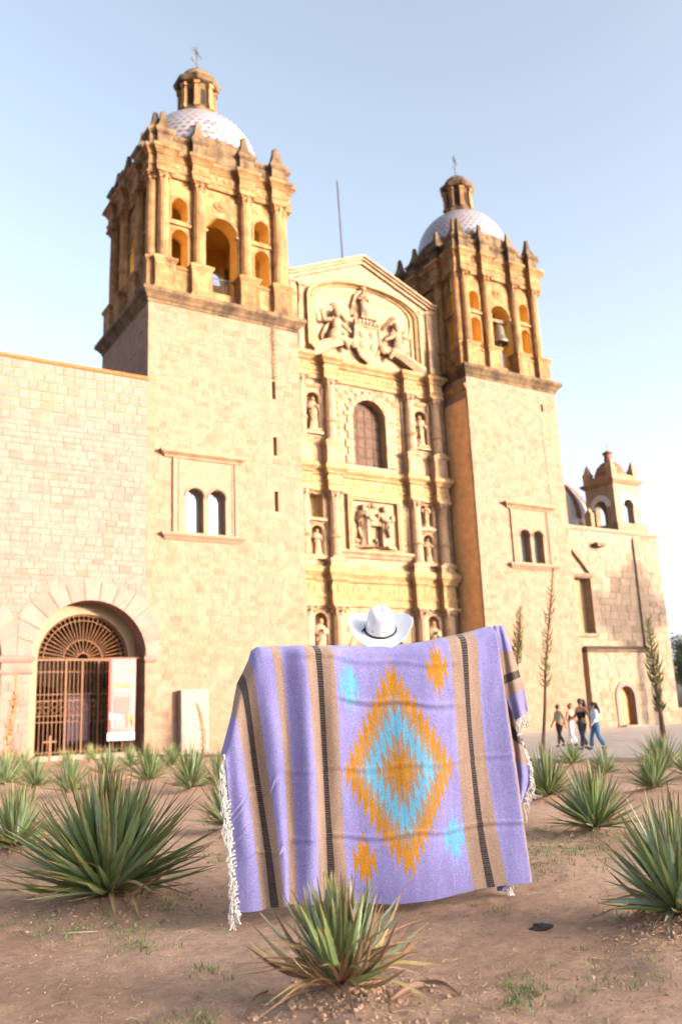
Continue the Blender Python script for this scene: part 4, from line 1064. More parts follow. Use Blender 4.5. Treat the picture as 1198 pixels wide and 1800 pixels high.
# white chapel dome with red ribs behind the far tower
DXc, DYc = 44.0, 43.6
b = MB(); b.lathe([(3.2, 11.5), (3.2, 13.6)] + [(3.15 * math.cos(t), 13.6 + 3.3 * math.sin(t)) for t in [PI / 2 * q / 8 for q in range(9)]], DXc, DYc, 32); cd = b.build('chapel_dome', MT['white'], C, smooth=True, angle=30)
for q in range(8):
    a = q * PI / 4 - .75
    b = MB(); b.tube([(DXc + 3.2 * math.cos(t) * math.cos(a), DYc + 3.2 * math.cos(t) * math.sin(a), 13.6 + 3.34 * math.sin(t)) for t in [PI / 2 * i / 8 for i in range(8)]], .16, 6); b.build('dome_rib', MT['reddome'], cd)
for q in range(3):
    b = MB(); x = 42.6 + q * .35; b.box(x - .17, x + .12, CY + 1.0 + q, CY + 1.5 + q, 11.5, 13.3 - .5 * q); b.lathe([(.22, 13.3 - .5 * q), (.02, 13.7 - .5 * q)], x - .02, CY + 1.25 + q, 4, PI / 4); b.build('roof_pier', MT['reddish'], C)

# ================================================================== GROUND
def nd_dirt():
    m, nt, b = nodemat('dry earth', 0.95, 0.15)
    geo = N(nt, 'ShaderNodeNewGeometry')
    def nz(scale, detail=8, rough=.6):
        n = N(nt, 'ShaderNodeTexNoise'); n.inputs['Scale'].default_value = scale; n.inputs['Detail'].default_value = detail; n.inputs['Roughness'].default_value = rough
        L(nt, geo.outputs['Position'], n.inputs['Vector']); return n
    a = nz(0.7); r = ramp(nt, [(.3, (.370, .220, .140)), (.5, (.475, .300, .200)), (.7, (.550, .370, .260))]); L(nt, a.outputs['Fac'], r.inputs[0])
    c = nz(14, 10, .75); r2 = ramp(nt, [(.3, (.62, .62, .62)), (.5, (1, 1, 1)), (.72, (1.28, 1.26, 1.2))]); L(nt, c.outputs['Fac'], r2.inputs[0])
    m1 = mixc(nt, 'MULTIPLY', 1); L(nt, r.outputs[0], m1.inputs[6]); L(nt, r2.outputs[0], m1.inputs[7])
    v = N(nt, 'ShaderNodeTexVoronoi'); v.inputs['Scale'].default_value = 55; L(nt, geo.outputs['Position'], v.inputs['Vector'])
    r3 = ramp(nt, [(.04, (1, 1, 1)), (.10, (0, 0, 0))]); L(nt, v.outputs['Distance'], r3.inputs[0])
    sep = N(nt, 'ShaderNodeSeparateColor'); L(nt, v.outputs['Color'], sep.inputs[0])
    gt = math_n(nt, 'GREATER_THAN', b=.8); L(nt, sep.outputs[0], gt.inputs[0])
    mu = math_n(nt, 'MULTIPLY'); L(nt, gt.outputs[0], mu.inputs[0]); L(nt, r3.outputs[0], mu.inputs[1])
    m2 = mixc(nt); L(nt, mu.outputs[0], m2.inputs[0]); L(nt, m1.outputs[2], m2.inputs[6]); m2.inputs[7].default_value = (.40, .33, .26, 1)
    L(nt, m2.outputs[2], b.inputs['Base Color'])
    h = math_n(nt, 'ADD'); d = nz(60, 6, .7); L(nt, c.outputs['Fac'], h.inputs[0]); L(nt, d.outputs['Fac'], h.inputs[1])
    bp = N(nt, 'ShaderNodeBump'); bp.inputs['Strength'].default_value = 1.0; bp.inputs['Distance'].default_value = .03
    L(nt, h.outputs[0], bp.inputs['Height']); L(nt, bp.outputs[0], b.inputs['Normal'])
    return m
MT['dirt'] = nd_dirt()
MT['paving'] = plain('worn plaza paving', (.34, .29, .25), .9, .2, .15, 3, bump=.2)
MT['kerb'] = plain('kerb stone', (.36, .28, .20), .9, .2, .2, 4)

# agave spots: photo base (x,y), spread in photo pixels (half width), height in photo pixels, leaf count, seed, label
AG = [
 (600, 1760, 212, 172, 175, 1, 'scruffy agave with dry brown leaves in the foreground below the blanket'),
 (190, 1588, 200, 208, 285, 2, 'big dense green agave at left on a dirt mound'),
 (1196, 1628, 145, 205, 130, 3, 'large agave cut by the right edge on a mound of clods'),
 (25, 1500, 85, 115, 80, 4, 'agave behind the big dense agave at the left edge'),
 (180, 1520, 95, 150, 70, 5, 'upright agave directly behind the big dense agave'),
 (402, 1462, 75, 95, 80, 6, 'agave with brown lower leaves half hidden by the fringe of the blanket'),
 (8, 1384, 58, 68, 60, 7, 'agave at the left edge below the dry yellow stalk'),
 (62, 1393, 52, 58, 60, 8, 'round agave second from the left edge below the arcade pier'),
 (122, 1400, 52, 66, 55, 9, 'pale agave just above the top of the big dense agave'),
 (118, 1356, 38, 38, 50, 10, 'small yellowish agave in front of the small wooden cross'),
 (190, 1368, 48, 54, 60, 11, 'agave growing below the pink banner, right of the wooden cross'),
 (262, 1378, 55, 72, 70, 12, 'tall tufted agave between the banner and the stone slab'),
 (335, 1393, 54, 84, 70, 13, 'bushy agave in front of the stone slab'),
 (385, 1388, 48, 68, 60, 14, 'agave touching the left side of the blanket below the stone slab'),
 (962, 1408, 66, 92, 80, 15, 'dark agave right of the hanging blanket flap'),
 (1045, 1466, 92, 112, 95, 16, 'wide well formed agave in the middle of the right bed'),
 (1063, 1368, 38, 54, 60, 17, 'small bright agave just below the four walking people'),
 (1006, 1350, 42, 42, 55, 18, 'agave at the feet of the walking people, right of the tall stalk'),
 (1148, 1392, 58, 76, 80, 19, 'pale green agave below the chapel door, near the right edge'),
 (1165, 1356, 66, 66, 70, 20, 'dark agave under the twin flower stalk at right'),
 (1212, 1372, 45, 62, 50, 21, 'agave peeping in at the right edge beside the twin stalk plant'),
 (228, 1352, 36, 42, 50, 24, 'small agave between the banner pole and the tall tufted agave'), (300, 1352, 40, 44, 50, 25, 'low agave left of the stone slab, behind the bushy one'), (40, 1356, 40, 40, 50, 26, 'small agave at the foot of the arcade pier, right of the dry stalk'), (160, 1342, 34, 32, 45, 27, 'lowest agave directly in front of the gate under the cross arm'),
 (545, 1345, 45, 60, 40, 22, None), (760, 1350, 45, 60, 40, 23, None)]
AGW = []
for (px, py, hw, hh, n, sd, lab) in AG:
    if lab is None: continue
    g = on_ground(px, py); dd = RW[0][2] * g.x + RW[1][2] * g.y + RW[2][2] * -CAMH
    AGW.append((g, hw * dd / FPX, hh * dd / FPX, n, sd, lab, dd))
    PLANTS.append((g.x, g.y, max(.25, hw * dd / FPX * .55), .07 if dd < 9 else .08))

xs = np.unique(np.concatenate([np.linspace(-300, -30, 12), np.linspace(-30, -2, 15), np.linspace(-2, 8, 230), np.linspace(8, 22, 110), np.linspace(22, 60, 20), np.linspace(60, 500, 14)]))
ys = np.unique(np.concatenate([np.linspace(-200, -10, 10), np.linspace(-10, 1, 8), np.linspace(1, 9, 210), np.linspace(9, 24, 120), np.linspace(24, 60, 20), np.linspace(60, 600, 14)]))
V = []; Fq = []; nx = len(xs)
for y in ys:
    for x in xs: V.append((x, y, bumps(x, y) if (-3 < x < 24 and 0 < y < 38) else (-.01 if math.hypot(x, y) < 60 else -.02)))
for j in range(len(ys) - 1):
    for i in range(nx - 1): Fq.append((j * nx + i, j * nx + i + 1, (j + 1) * nx + i + 1, (j + 1) * nx + i))
b = MB(); b.v = V; b.f = Fq; b.m = [0] * len(Fq); b.b = [0.0] * len(Fq)
me = b.mesh('ground', MT['dirt'], smooth=True, recalc=False)
ground = bpy.data.objects.new('ground', me); col.objects.link(ground); tag(ground, 'dry brown earth of the planting bed with clods and sparse grass', None, None, 'structure')

# plaza paving with its kerb, beyond the planting bed
pv = [(15.2, 12.9), (19, 11.2), (70, 6), (70, 36.5), (21, 36.5), (12.7, 35.7), (13.0, 33.0), (14.0, 24.0), (14.3, 14.2)]
b = MB(); b.add([(p[0], p[1], .05) for p in pv], [tuple(range(len(pv)))]); o = b.build('plaza_pavement', MT['paving']); tag(o, 'pale worn plaza paving in front of the church', None, None, 'structure')
rng = random.Random(5)
slab_me = {}
cnt = 0; pm = MB()
from mathutils.geometry import intersect_point_tri_2d
def inside(x, y, poly):
    c = False
    for i in range(len(poly)):
        x1, y1 = poly[i]; x2, y2 = poly[i - 1]
        if (y1 > y) != (y2 > y) and x < (x2 - x1) * (y - y1) / (y2 - y1) + x1: c = not c
    return c
sl = MB(); sl.box(-.5, .5, -.5, .5, 0, .02); slab_mesh = sl.mesh('paving_slab', MT['paving'])
yy = 7.0
while yy < 36.2:
    xx = 13.0 + rng.random()
    while xx < 46:
        w = rng.uniform(.9, 1.4)
        if all(inside(xx + dx, yy + dy, pv) for dx in (.04, w) for dy in (.04, .9)):
            if cnt < 260 and yy < 24 and xx < 34:
                inst('paving_slab', slab_mesh, (xx + w / 2, yy + .47, .052 + rng.uniform(0, .004)), o, (w - .03, .87, 1)); cnt += 1
            else: pm.box(xx + .015, xx + w - .015, yy + .035, yy + .905, .05, .072 + rng.uniform(0, .004))
        xx += w
    yy += .9
if pm.f: q = pm.build('paving_slabs', MT['paving'], o); q['kind'] = 'stuff'
kb = MB(); kp = [(17, 36.4), (12.7, 35.7), (13.0, 33.0), (14.0, 24.0), (14.3, 14.2), (15.2, 12.9), (19, 11.2), (70, 6)]
kb.sweep([(-.02, -.02), (-.02, .1), (.16, .1), (.16, -.02)], kp[::-1]); o = kb.build('kerb', MT['kerb']); tag(o, 'low stone kerb between the planting bed and the plaza', None, None, 'structure')

# ================================================================== AGAVES
def leaf_mat(name, base, mid, tip, dry):
    m, nt, b = nodemat(name, 0.5, 0.35)
    at = N(nt, 'ShaderNodeAttribute', attribute_name='t'); oi = N(nt, 'ShaderNodeObjectInfo')
    r = ramp(nt, [(0, base), (.12, mid), (.72, mid), (.93, tip), (1, dry)]); L(nt, at.outputs['Fac'], r.inputs[0])
    hs = N(nt, 'ShaderNodeHueSaturation')
    mr = N(nt, 'ShaderNodeMapRange'); mr.inputs[3].default_value = .475; mr.inputs[4].default_value = .53; L(nt, oi.outputs['Random'], mr.inputs[0]); L(nt, mr.outputs[0], hs.inputs['Hue'])
    mr2 = N(nt, 'ShaderNodeMapRange'); mr2.inputs[3].default_value = .65; mr2.inputs[4].default_value = 1.35; L(nt, oi.outputs['Random'], mr2.inputs[0]); L(nt, mr2.outputs[0], hs.inputs['Value'])
    L(nt, r.outputs[0], hs.inputs['Color'])
    tc = N(nt, 'ShaderNodeTexCoord'); mp = N(nt, 'ShaderNodeMapping'); mp.inputs['Scale'].default_value = (3, 60, 60); L(nt, tc.outputs['Object'], mp.inputs['Vector'])
    nz = N(nt, 'ShaderNodeTexNoise'); nz.inputs['Scale'].default_value = 1.0; nz.inputs['Detail'].default_value = 5; L(nt, mp.outputs[0], nz.inputs['Vector'])
    rr = ramp(nt, [(.3, (.72, .74, .7)), (.65, (1.12, 1.12, 1.12))]); L(nt, nz.outputs['Fac'], rr.inputs[0])
    mx = mixc(nt, 'MULTIPLY', 1); L(nt, hs.outputs[0], mx.inputs[6]); L(nt, rr.outputs[0], mx.inputs[7])
    # rusty blotches
    n2 = N(nt, 'ShaderNodeTexNoise'); n2.inputs['Scale'].default_value = 9; n2.inputs['Detail'].default_value = 4; L(nt, tc.outputs['Object'], n2.inputs['Vector'])
    ob = math_n(nt, 'MULTIPLY', b=40); L(nt, oi.outputs['Random'], ob.inputs[0])
    if hasattr(n2, 'noise_dimensions'): n2.noise_dimensions = '4D'; L(nt, ob.outputs[0], n2.inputs['W'])
    r4 = ramp(nt, [(.66, (0, 0, 0)), (.74, (1, 1, 1))]); L(nt, n2.outputs['Fac'], r4.inputs[0])
    m2 = mixc(nt); L(nt, r4.outputs[0], m2.inputs[0]); L(nt, mx.outputs[2], m2.inputs[6]); m2.inputs[7].default_value = (*dry, 1)
    L(nt, m2.outputs[2], b.inputs['Base Color'])
    b.inputs['Transmission Weight'].default_value = 0.0
    return m
MT['leaf'] = leaf_mat('agave leaf', (.13, .13, .055), (.215, .265, .10), (.30, .24, .09), (.10, .045, .02))
MT['leafblue'] = leaf_mat('blue green agave leaf', (.15, .15, .07), (.29, .36, .22), (.33, .30, .13), (.12, .05, .025))
MT['leafdark'] = leaf_mat('dark agave leaf', (.10, .10, .045), (.155, .20, .07), (.24, .19, .065), (.08, .035, .018))
MT['leafdry'] = leaf_mat('dry agave leaf', (.28, .17, .085), (.34, .21, .11), (.20, .11, .05), (.10, .05, .025))

def leaf_mesh(nm, mat, ratio, bend, seg=11, teeth=0.0, twist=0.0, curl=0.0):
    """one leaf along +X, unit length, channelled above and keeled below, saw teeth along its edges"""
    P = []; F = []; T = []
    for i in range(seg + 1):
        t = i / seg
        w = ratio * (.72 + .5 * math.sin(PI * min(1, t * 1.25)) * .5) * (1 - t ** 3.2) ** .9 if t < 1 else 0.0
        if 0 < i < seg and teeth: w *= (1 + teeth * (1 if i % 2 else -1))
        z = bend * t * t + curl * math.sin(t * PI * 1.5) * t; th = ratio * .32 * (1 - t * .85)
        a = twist * t
        for (u, h) in ((-w, w * .42), (0, 0.0), (w, w * .42), (0, -th)):
            P.append((t, u * math.cos(a) - h * math.sin(a), z + u * math.sin(a) + h * math.cos(a))); T.append(t)
    for i in range(seg):
        for j in range(4): F.append((i * 4 + j, (i + 1) * 4 + j, (i + 1) * 4 + (j + 1) % 4, i * 4 + (j + 1) % 4))
    me = bpy.data.meshes.new(nm); me.from_pydata(P, [], F); me.materials.append(mat)
    a = me.attributes.new('t', 'FLOAT', 'POINT'); a.data.foreach_set('value', T)
    bm = bmesh.new(); bm.from_mesh(me); bmesh.ops.recalc_face_normals(bm, faces=bm.faces); bm.to_mesh(me); bm.free()
    return me
LV = {}
for key, ratio, teeth, seg in (('near', .034, .09, 18), ('broad', .045, .10, 18), ('far', .028, 0, 8)):
    LV[key] = {'g': [], 'd': []}
    for q in range(6):
        mat = MT[('leaf', 'leafdark', 'leaf', 'leafblue', 'leafdark', 'leaf')[q]] if key != 'broad' else MT[('leafblue', 'leaf', 'leafblue', 'leaf', 'leafdark', 'leafblue')[q]]
        LV[key]['g'].append(leaf_mesh('leaf', mat, ratio * (.85 + .06 * q), (-.10, .04, .10, 0, -.05, .14)[q], seg, teeth, (0, .2, -.2, .1, -.1, 0)[q]))
    for q in range(3):
        LV[key]['d'].append(leaf_mesh('leaf', MT['leafdry'], ratio * .75, (-.25, .1, -.1)[q], seg, 0, (.9, -1.2, .6)[q], (.06, -.08, .1)[q]))
def agave(g, hw, hh, n, sd, label, dd):
    r = random.Random(sd * 17)
    T = thing('agave_plant', (g.x, g.y, bumps(g.x, g.y) - .01), label, 'agave', 'agaves in the planting bed')
    n = int(n * (1.0 if dd < 6.7 else 1.5))
    key = 'broad' if sd in (1, 3) else ('near' if dd < 9.5 else 'far')
    dryf = {1: .42, 3: .14, 6: .25, 2: .10}.get(sd, .10)
    z0 = WPOS[T.name].z
    for i in range(n):
        t = (i + .5) / n                     # 0 heart .. 1 outermost
        az = i * 2.39996 + r.uniform(-.25, .25)
        el = rad(86 - (66 if sd == 1 else 84) * t ** 1.05 + r.uniform(-9, 9))
        if el < rad(4): el = rad(r.uniform(4, 12))
        horiz = math.cos(el); vert = math.sin(el)
        ln = 1 / math.sqrt((horiz / (hw * 1.02)) ** 2 + (vert / hh) ** 2) * r.uniform(.82, 1.06)
        dry = (t > .55 and r.random() < dryf * 2) or r.random() < dryf * .25
        me = r.choice(LV[key]['d' if dry else 'g'])
        if dry: ln *= r.uniform(.7, 1.0); el = max(rad(2), el - rad(r.uniform(0, 25))) if r.random() < .6 else el
        o = bpy.data.objects.new('leaf', me); col.objects.link(o); o.parent = T
        rb = .035 * hw * (1 + t)
        o.location = (math.cos(az) * rb, math.sin(az) * rb, .02 * (1 - t) + .015)
        o.rotation_euler = (r.uniform(-.4, .4), -el, az)
        ws = (1.0 if not dry else .8) * r.uniform(.85, 1.2)
        ref = max(hw, hh) * .95
        o.scale = (ln, ref * ws, ref * ws)
    b = MB(); b.lathe([(.14 * hw, -.03), (.12 * hw, .05), (.05 * hw, .12)], 0, 0, 8); b.v = [(p[0] + g.x, p[1] + g.y, p[2] + z0) for p in b.v]
    b.build('heart', MT['leafdry'], T)
    return T
for a in AGW: agave(*a)

# flower stalks: curved stem with upward seed pods
MT['stalkgreen'] = plain('green flower stalk', (.055, .062, .016), .8, .2, .3, 8)
MT['stalkstem'] = plain('brown stalk stem', (.09, .06, .035), .85, .2, .3, 8)
MT['stalkdry'] = plain('dry flower stalk', (.20, .122, .055), .9, .2, .3, 8)
def stalk(base, pts, dryness, w, label, sd, start=.35):
    r = random.Random(sd); g = on_ground(*base)
    T = thing('flower_stalk', (g.x, g.y, bumps(g.x, g.y)), label, 'flower stalk', 'agave flower stalks')
    P = []
    for (px, py) in pts:
        d = ray(px, py); # vertical plane through the base facing the camera
        t = (g.x ** 2 + g.y ** 2) / (d.x * g.x + d.y * g.y)
        P.append(Vector((d.x * t, d.y * t, CAMH + d.z * t)))
    pl = []
    for i in range(len(P) - 1):
        for q in range(8): pl.append(P[i].lerp(P[i + 1], q / 8))
    pl.append(P[-1]); k = len(pl)
    sm = [pl[0]] + [(pl[i - 1] + pl[i] * 2 + pl[i + 1]) / 4 for i in range(1, k - 1)] + [pl[-1]]
    b = MB(); b.tube(sm, [.03 * (1 - .75 * i / k) * w / .1 for i in range(k)], 7); b.build('stem', MT['stalkdry' if dryness else 'stalkstem'], T)
    b = MB(); H = k - 1; nb = 100 if not dryness else 90
    for q in range(nb):
        t = start + (1 - start) * q / nb; f = t * H; i = min(int(f), k - 2); c = sm[i].lerp(sm[i + 1], f - i)
        az = q * 2.4 + r.uniform(-.4, .4); up = r.uniform(.35, .9); ln = 1.35 * w * (1.15 - .75 * ((t - start) / (1 - start)) ** 2) * r.uniform(.5, 1.1)
        dr = Vector((math.cos(az), math.sin(az), up)).normalized()
        b.tube([c, c + dr * ln * .6, c + dr * ln * .9 + Vector((0, 0, ln * .45))], [.008, .0115 * ln / .12, .005], 5)
    o = b.build('seed_pods', MT['stalkdry' if dryness else 'stalkgreen'], T); o['kind'] = 'stuff'
stalk((953, 1330), [(953, 1330), (957, 1240), (958, 1180), (963, 1110), (968, 1050), (971, 998)], 0, .16, 'tallest green flower stalk rising right of the blanket', 1, .3)
stalk((905, 1335), [(905, 1335), (907, 1200), (909, 1150), (912, 1110), (914, 1066)], 0, .15, 'shorter green stalk half hidden behind the raised corner of the blanket', 2, .4)
stalk((1168, 1303), [(1168, 1303), (1158, 1240), (1152, 1200), (1146, 1150), (1138, 1088)], 0, .26, 'thick green stalk before the chapel, left of a paired stalk', 3, .45)
stalk((1163, 1303), [(1163, 1303), (1160, 1270), (1157, 1235), (1153, 1195)], 0, .2, 'short green stalk crossing the thick stalk before the chapel', 4, .5)
stalk((13, 1348), [(13, 1348), (15, 1300), (19, 1270), (26, 1240), (29, 1205), (27, 1178)], 1, .2, 'dry yellow flower stalk in front of the arcade pier', 5, .05)
stalk((357, 1335), [(357, 1335), (357, 1300), (355, 1270), (350, 1250), (345, 1237)], 1, .12, 'small dead bent stalk in front of the stone slab', 6, .1)

# ================================================================== BLANKET
BA = Vector((2.25, 4.85)); BD = Vector((.9686, -.2489)); BN = Vector((-.2489, -.9686))
def unproj(cx, cy, off=0.0):
    """blanket sheet: photo point onto the vertical sheet that stands before the person"""
    px = 370 + np.asarray(cx, float) / 2.0305; py = 1030 + np.asarray(cy, float) / 2.0311
    c = [px - 599.0, py - 900.0, np.full_like(px, FPX)]
    d = [RW[i][0] * c[0] + RW[i][1] * c[1] + RW[i][2] * c[2] for i in range(3)]
    t = (BA.x * BN.x + BA.y * BN.y + off) / (d[0] * BN.x + d[1] * BN.y)
    return np.stack([d[0] * t, d[1] * t, CAMH + d[2] * t], -1)
PUR, TAN, ORA, BLU, BLK = [np.array(c) for c in ((.232, .210, .440), (.30, .205, .150), (.42, .185, .018), (.12, .34, .50), (.028, .025, .026))]
KN = np.array([  # mid x, top xy, mid y, bottom xy
 (72, 50, 600, 850, 98, 1168), (140, 90, 450, 760, 185, 1160), (176, 113, 343, 760, 217, 1150), (192, 130, 310, 760, 241, 1146), (215, 150, 262, 740, 259, 1140),
 (226, 160, 226, 700, 264, 1137), (240, 180, 213, 680, 269, 1136), (262, 218, 211, 665, 276, 1136), (290, 252, 210, 665, 308, 1136), (365, 330, 209, 665, 385, 1131), (404, 370, 209, 660, 428, 1129), (419, 390, 209, 660, 454, 1128), (462, 435, 209, 660, 497, 1133),
 (600, 573, 208, 655, 640, 1133), (741, 711, 204, 645, 790, 1115), (800, 770, 197, 640, 852, 1104), (880, 848, 180, 632, 938, 1086), (930, 893, 170, 628, 985, 1077), (943, 912, 167, 627, 1008, 1074), (990, 955, 156, 618, 1055, 1066), (1050, 1005, 141, 608, 1112, 1059), (1078, 1026, 136, 605, 1138, 1056), (1086, 1031, 140, 605, 1145, 1055)], float)
def woven(U, v, s_center):
    """colour of the weave at position U (across) and v (down)"""
    col_ = np.empty(U.shape + (3,)); col_[:] = PUR
    def band(a, b): return (U >= a) & (U < b)
    for a, b in ((140, 215), (262, 290), (365, 462), (880, 990), (1074, 1200)): col_[band(a, b)] = TAN
    for a, b, ph in ((174, 192, 0.), (402, 420, .3), (929, 946, .6)):
        m = band(a, b); dash = ((v * 108 + ph) % 1.0) < .66
        edge = ((v * 108 + ph + .5) % 1.0 < .5)
        col_[m & dash] = BLK; col_[m & ~dash] = BLK * .4 + TAN * .6 * .55
    # serrated diamond
    x = (s_center - .487); y = (v - .49)
    Wd, Hd, cw = .44, .39, .044
    ax = np.abs(x); k = np.floor(ax / cw); fr = ax / cw - k
    d = np.abs(y) / Hd + k * cw / Wd + (1 - fr) * .135
    inp = band(462, 880)
    for th, c in ((1.06, ORA), (.83, TAN), (.665, BLU), (.42, TAN), (.25, ORA)): col_[inp & (d < th)] = c
    # thin threads running out of the tips
    for yc, c in ((.08, ORA),): pass
    col_[inp & (ax < .006) & (np.abs(y) < .30) & (np.abs(y) > .0)] = col_[inp & (ax < .006) & (np.abs(y) < .30) & (np.abs(y) > .0)] * .85
    for (sx, vy, c) in ((.12, .155, BLU), (.865, .115, ORA), (.155, .835, ORA), (.90, .775, BLU)):
        xx = s_center - sx; yy_ = v - vy; a2 = np.abs(xx); k2 = np.floor(a2 / cw); f2 = a2 / cw - k2
        hgt = np.where(k2 < 1, .086 - (1 - f2) * .035, np.where(k2 < 2, .055 - (1 - f2) * .045, -1))
        col_[inp & (np.abs(yy_) < hgt)] = c
        col_[inp & (a2 < .007) & (np.abs(yy_) < .115)] = c
    col_[inp & (ax < .007) & (np.abs(y) < .44) & (np.abs(y) > .36)] = ORA * .7 + PUR * .3
    return col_
def sheet(name, P, C, mat, parent, thick=.007):
    nv, nu = P.shape[:2]
    c = P.reshape(-1, 3).mean(0)
    me = bpy.data.meshes.new(name)
    idx = np.arange(nv * nu).reshape(nv, nu)
    q = np.stack([idx[:-1, :-1], idx[1:, :-1], idx[1:, 1:], idx[:-1, 1:]], -1).reshape(-1, 4)
    me.vertices.add(nv * nu); me.vertices.foreach_set('co', (P.reshape(-1, 3) - c).ravel())
    me.loops.add(q.size); me.loops.foreach_set('vertex_index', q.ravel())
    me.polygons.add(len(q)); me.polygons.foreach_set('loop_start', np.arange(0, q.size, 4)); me.polygons.foreach_set('loop_total', np.full(len(q), 4))
    me.update(calc_edges=True); me.validate()
    a = me.color_attributes.new('weave', 'FLOAT_COLOR', 'POINT')
    a.data.foreach_set('color', np.concatenate([C.reshape(-1, 3), np.ones((nv * nu, 1))], 1).ravel())
    me.polygons.foreach_set('use_smooth', [True] * len(me.polygons)); me.materials.append(mat)
    o = bpy.data.objects.new(name, me); col.objects.link(o); place(o, c, parent)
    m = o.modifiers.new('thickness', 'SOLIDIFY'); m.thickness = thick; m.offset = 0
    return o
def weave_mat():
    m, nt, b = nodemat('woven blanket', .95, .1)
    at = N(nt, 'ShaderNodeAttribute', attribute_name='weave'); tc = N(nt, 'ShaderNodeTexCoord')
    n1 = N(nt, 'ShaderNodeTexNoise'); n1.inputs['Scale'].default_value = 220; n1.inputs['Detail'].default_value = 3; L(nt, tc.outputs['Object'], n1.inputs['Vector'])
    r1 = ramp(nt, [(.28, (.55, .55, .58)), (.5, (1, 1, 1)), (.72, (1.45, 1.45, 1.4))]); L(nt, n1.outputs['Fac'], r1.inputs[0])
    mx = mixc(nt, 'MULTIPLY', 1); L(nt, at.outputs['Color'], mx.inputs[6]); L(nt, r1.outputs[0], mx.inputs[7])
    v = N(nt, 'ShaderNodeTexVoronoi'); v.inputs['Scale'].default_value = 110; L(nt, tc.outputs['Object'], v.inputs['Vector'])
    sp = N(nt, 'ShaderNodeSeparateColor'); L(nt, v.outputs['Color'], sp.inputs[0])
    g1 = math_n(nt, 'GREATER_THAN', b=.80); L(nt, sp.outputs[0], g1.inputs[0]); l1 = math_n(nt, 'LESS_THAN', b=.22); L(nt, v.outputs['Distance'], l1.inputs[0])
    mu = math_n(nt, 'MULTIPLY'); L(nt, g1.outputs[0], mu.inputs[0]); L(nt, l1.outputs[0], mu.inputs[1]); mu2 = math_n(nt, 'MULTIPLY', b=.4); L(nt, mu.outputs[0], mu2.inputs[0])
    sc_ = ramp(nt, [(.0, (.42, .38, .50)), (.55, (.42, .38, .50)), (.6, (.10, .08, .14)), (1, (.10, .08, .14))]); L(nt, sp.outputs[1], sc_.inputs[0])
    m2 = mixc(nt); L(nt, mu2.outputs[0], m2.inputs[0]); L(nt, mx.outputs[2], m2.inputs[6]); L(nt, sc_.outputs[0], m2.inputs[7])
    # slow tonal drift of the yarn
    n2 = N(nt, 'ShaderNodeTexNoise'); n2.inputs['Scale'].default_value = 6; n2.inputs['Detail'].default_value = 4; mp = N(nt, 'ShaderNodeMapping'); mp.inputs['Scale'].default_value = (3, 3, .6); L(nt, tc.outputs['Object'], mp.inputs['Vector']); L(nt, mp.outputs[0], n2.inputs['Vector'])
    r2 = ramp(nt, [(.3, (.86, .86, .88)), (.7, (1.1, 1.1, 1.08))]); L(nt, n2.outputs['Fac'], r2.inputs[0])
    m3 = mixc(nt, 'MULTIPLY', 1); L(nt, m2.outputs[2], m3.inputs[6]); L(nt, r2.outputs[0], m3.inputs[7]); L(nt, m3.outputs[2], b.inputs['Base Color'])
    w = N(nt, 'ShaderNodeTexWave'); w.wave_type = 'BANDS'; w.bands_direction = 'Z'; w.inputs['Scale'].default_value = 60; w.inputs['Distortion'].default_value = 2; L(nt, tc.outputs['Object'], w.inputs['Vector'])
    ad = math_n(nt, 'ADD'); L(nt, w.outputs['Fac'], ad.inputs[0]); L(nt, n1.outputs['Fac'], ad.inputs[1])
    bp = N(nt, 'ShaderNodeBump'); bp.inputs['Strength'].default_value = .5; bp.inputs['Distance'].default_value = .004; L(nt, ad.outputs[0], bp.inputs['Height']); L(nt, bp.outputs[0], b.inputs['Normal'])
    b.inputs['Sheen Weight'].default_value = .15
    return m
MT['weave'] = weave_mat(); MT['cotton'] = plain('cotton fringe', (.66, .62, .56), .9, .1, .15, 40)
BL = thing('woven_blanket', (3.15, 4.6, 0), 'lilac striped woven blanket with orange and blue serrated diamond, held up by the person', 'blanket')
NU, NV = 500, 600
U1 = np.linspace(72, 1086, NU); v1 = np.linspace(0, 1, NV)
U, v = np.meshgrid(U1, v1)
ki = lambda j: np.interp(U, KN[:, 0], KN[:, j])
tx_, ty_, my_, bx_, by_ = ki(1), ki(2), ki(3), ki(4), ki(5)
la, lb, lc = (1 - v) * (1 - 2 * v), 4 * v * (1 - v), v * (2 * v - 1)
vm = .48                                                   # where the mid points sit
la = (v - vm) * (v - 1) / ((0 - vm) * (0 - 1)); lb = v * (v - 1) / (vm * (vm - 1)); lc = v * (v - vm) / (1 * (1 - vm))
X = la * tx_ + lb * U + lc * bx_; Yc = la * ty_ + lb * my_ + lc * by_
P = unproj(X, Yc)
ss = lambda x: 1 / (1 + np.exp(-x))
lf = ss((430 - U) / 25) * ss((U - 90) / 15)
off = .048 * np.cos(2 * PI * (U - 232) / 118 + 1.1 * (v - .3)) * lf * (.25 + .75 * ss((v - .2) * 10)) * (1 - .4 * v)
off += .028 * np.sin(2 * PI * (U - 300) / 420 + 2.2 * v) + .014 * np.sin(U / 63. + 5 * v) * np.sin(PI * v) * .6 + .010 * np.sin(U / 31. - 7 * v + 1) * np.sin(PI * v) * (.4 + .6 * lf)
off += .05 * np.sin(PI * np.clip((U - 400) / 600, 0, 1)) * np.sin(PI * np.clip(v, 0, 1)) * .8
off += .035 * np.clip(v - .8, 0, 1) / .2 * np.sin(PI * np.clip((U - 440) / 650, 0, 1)) ** .7           # hem swings out a little
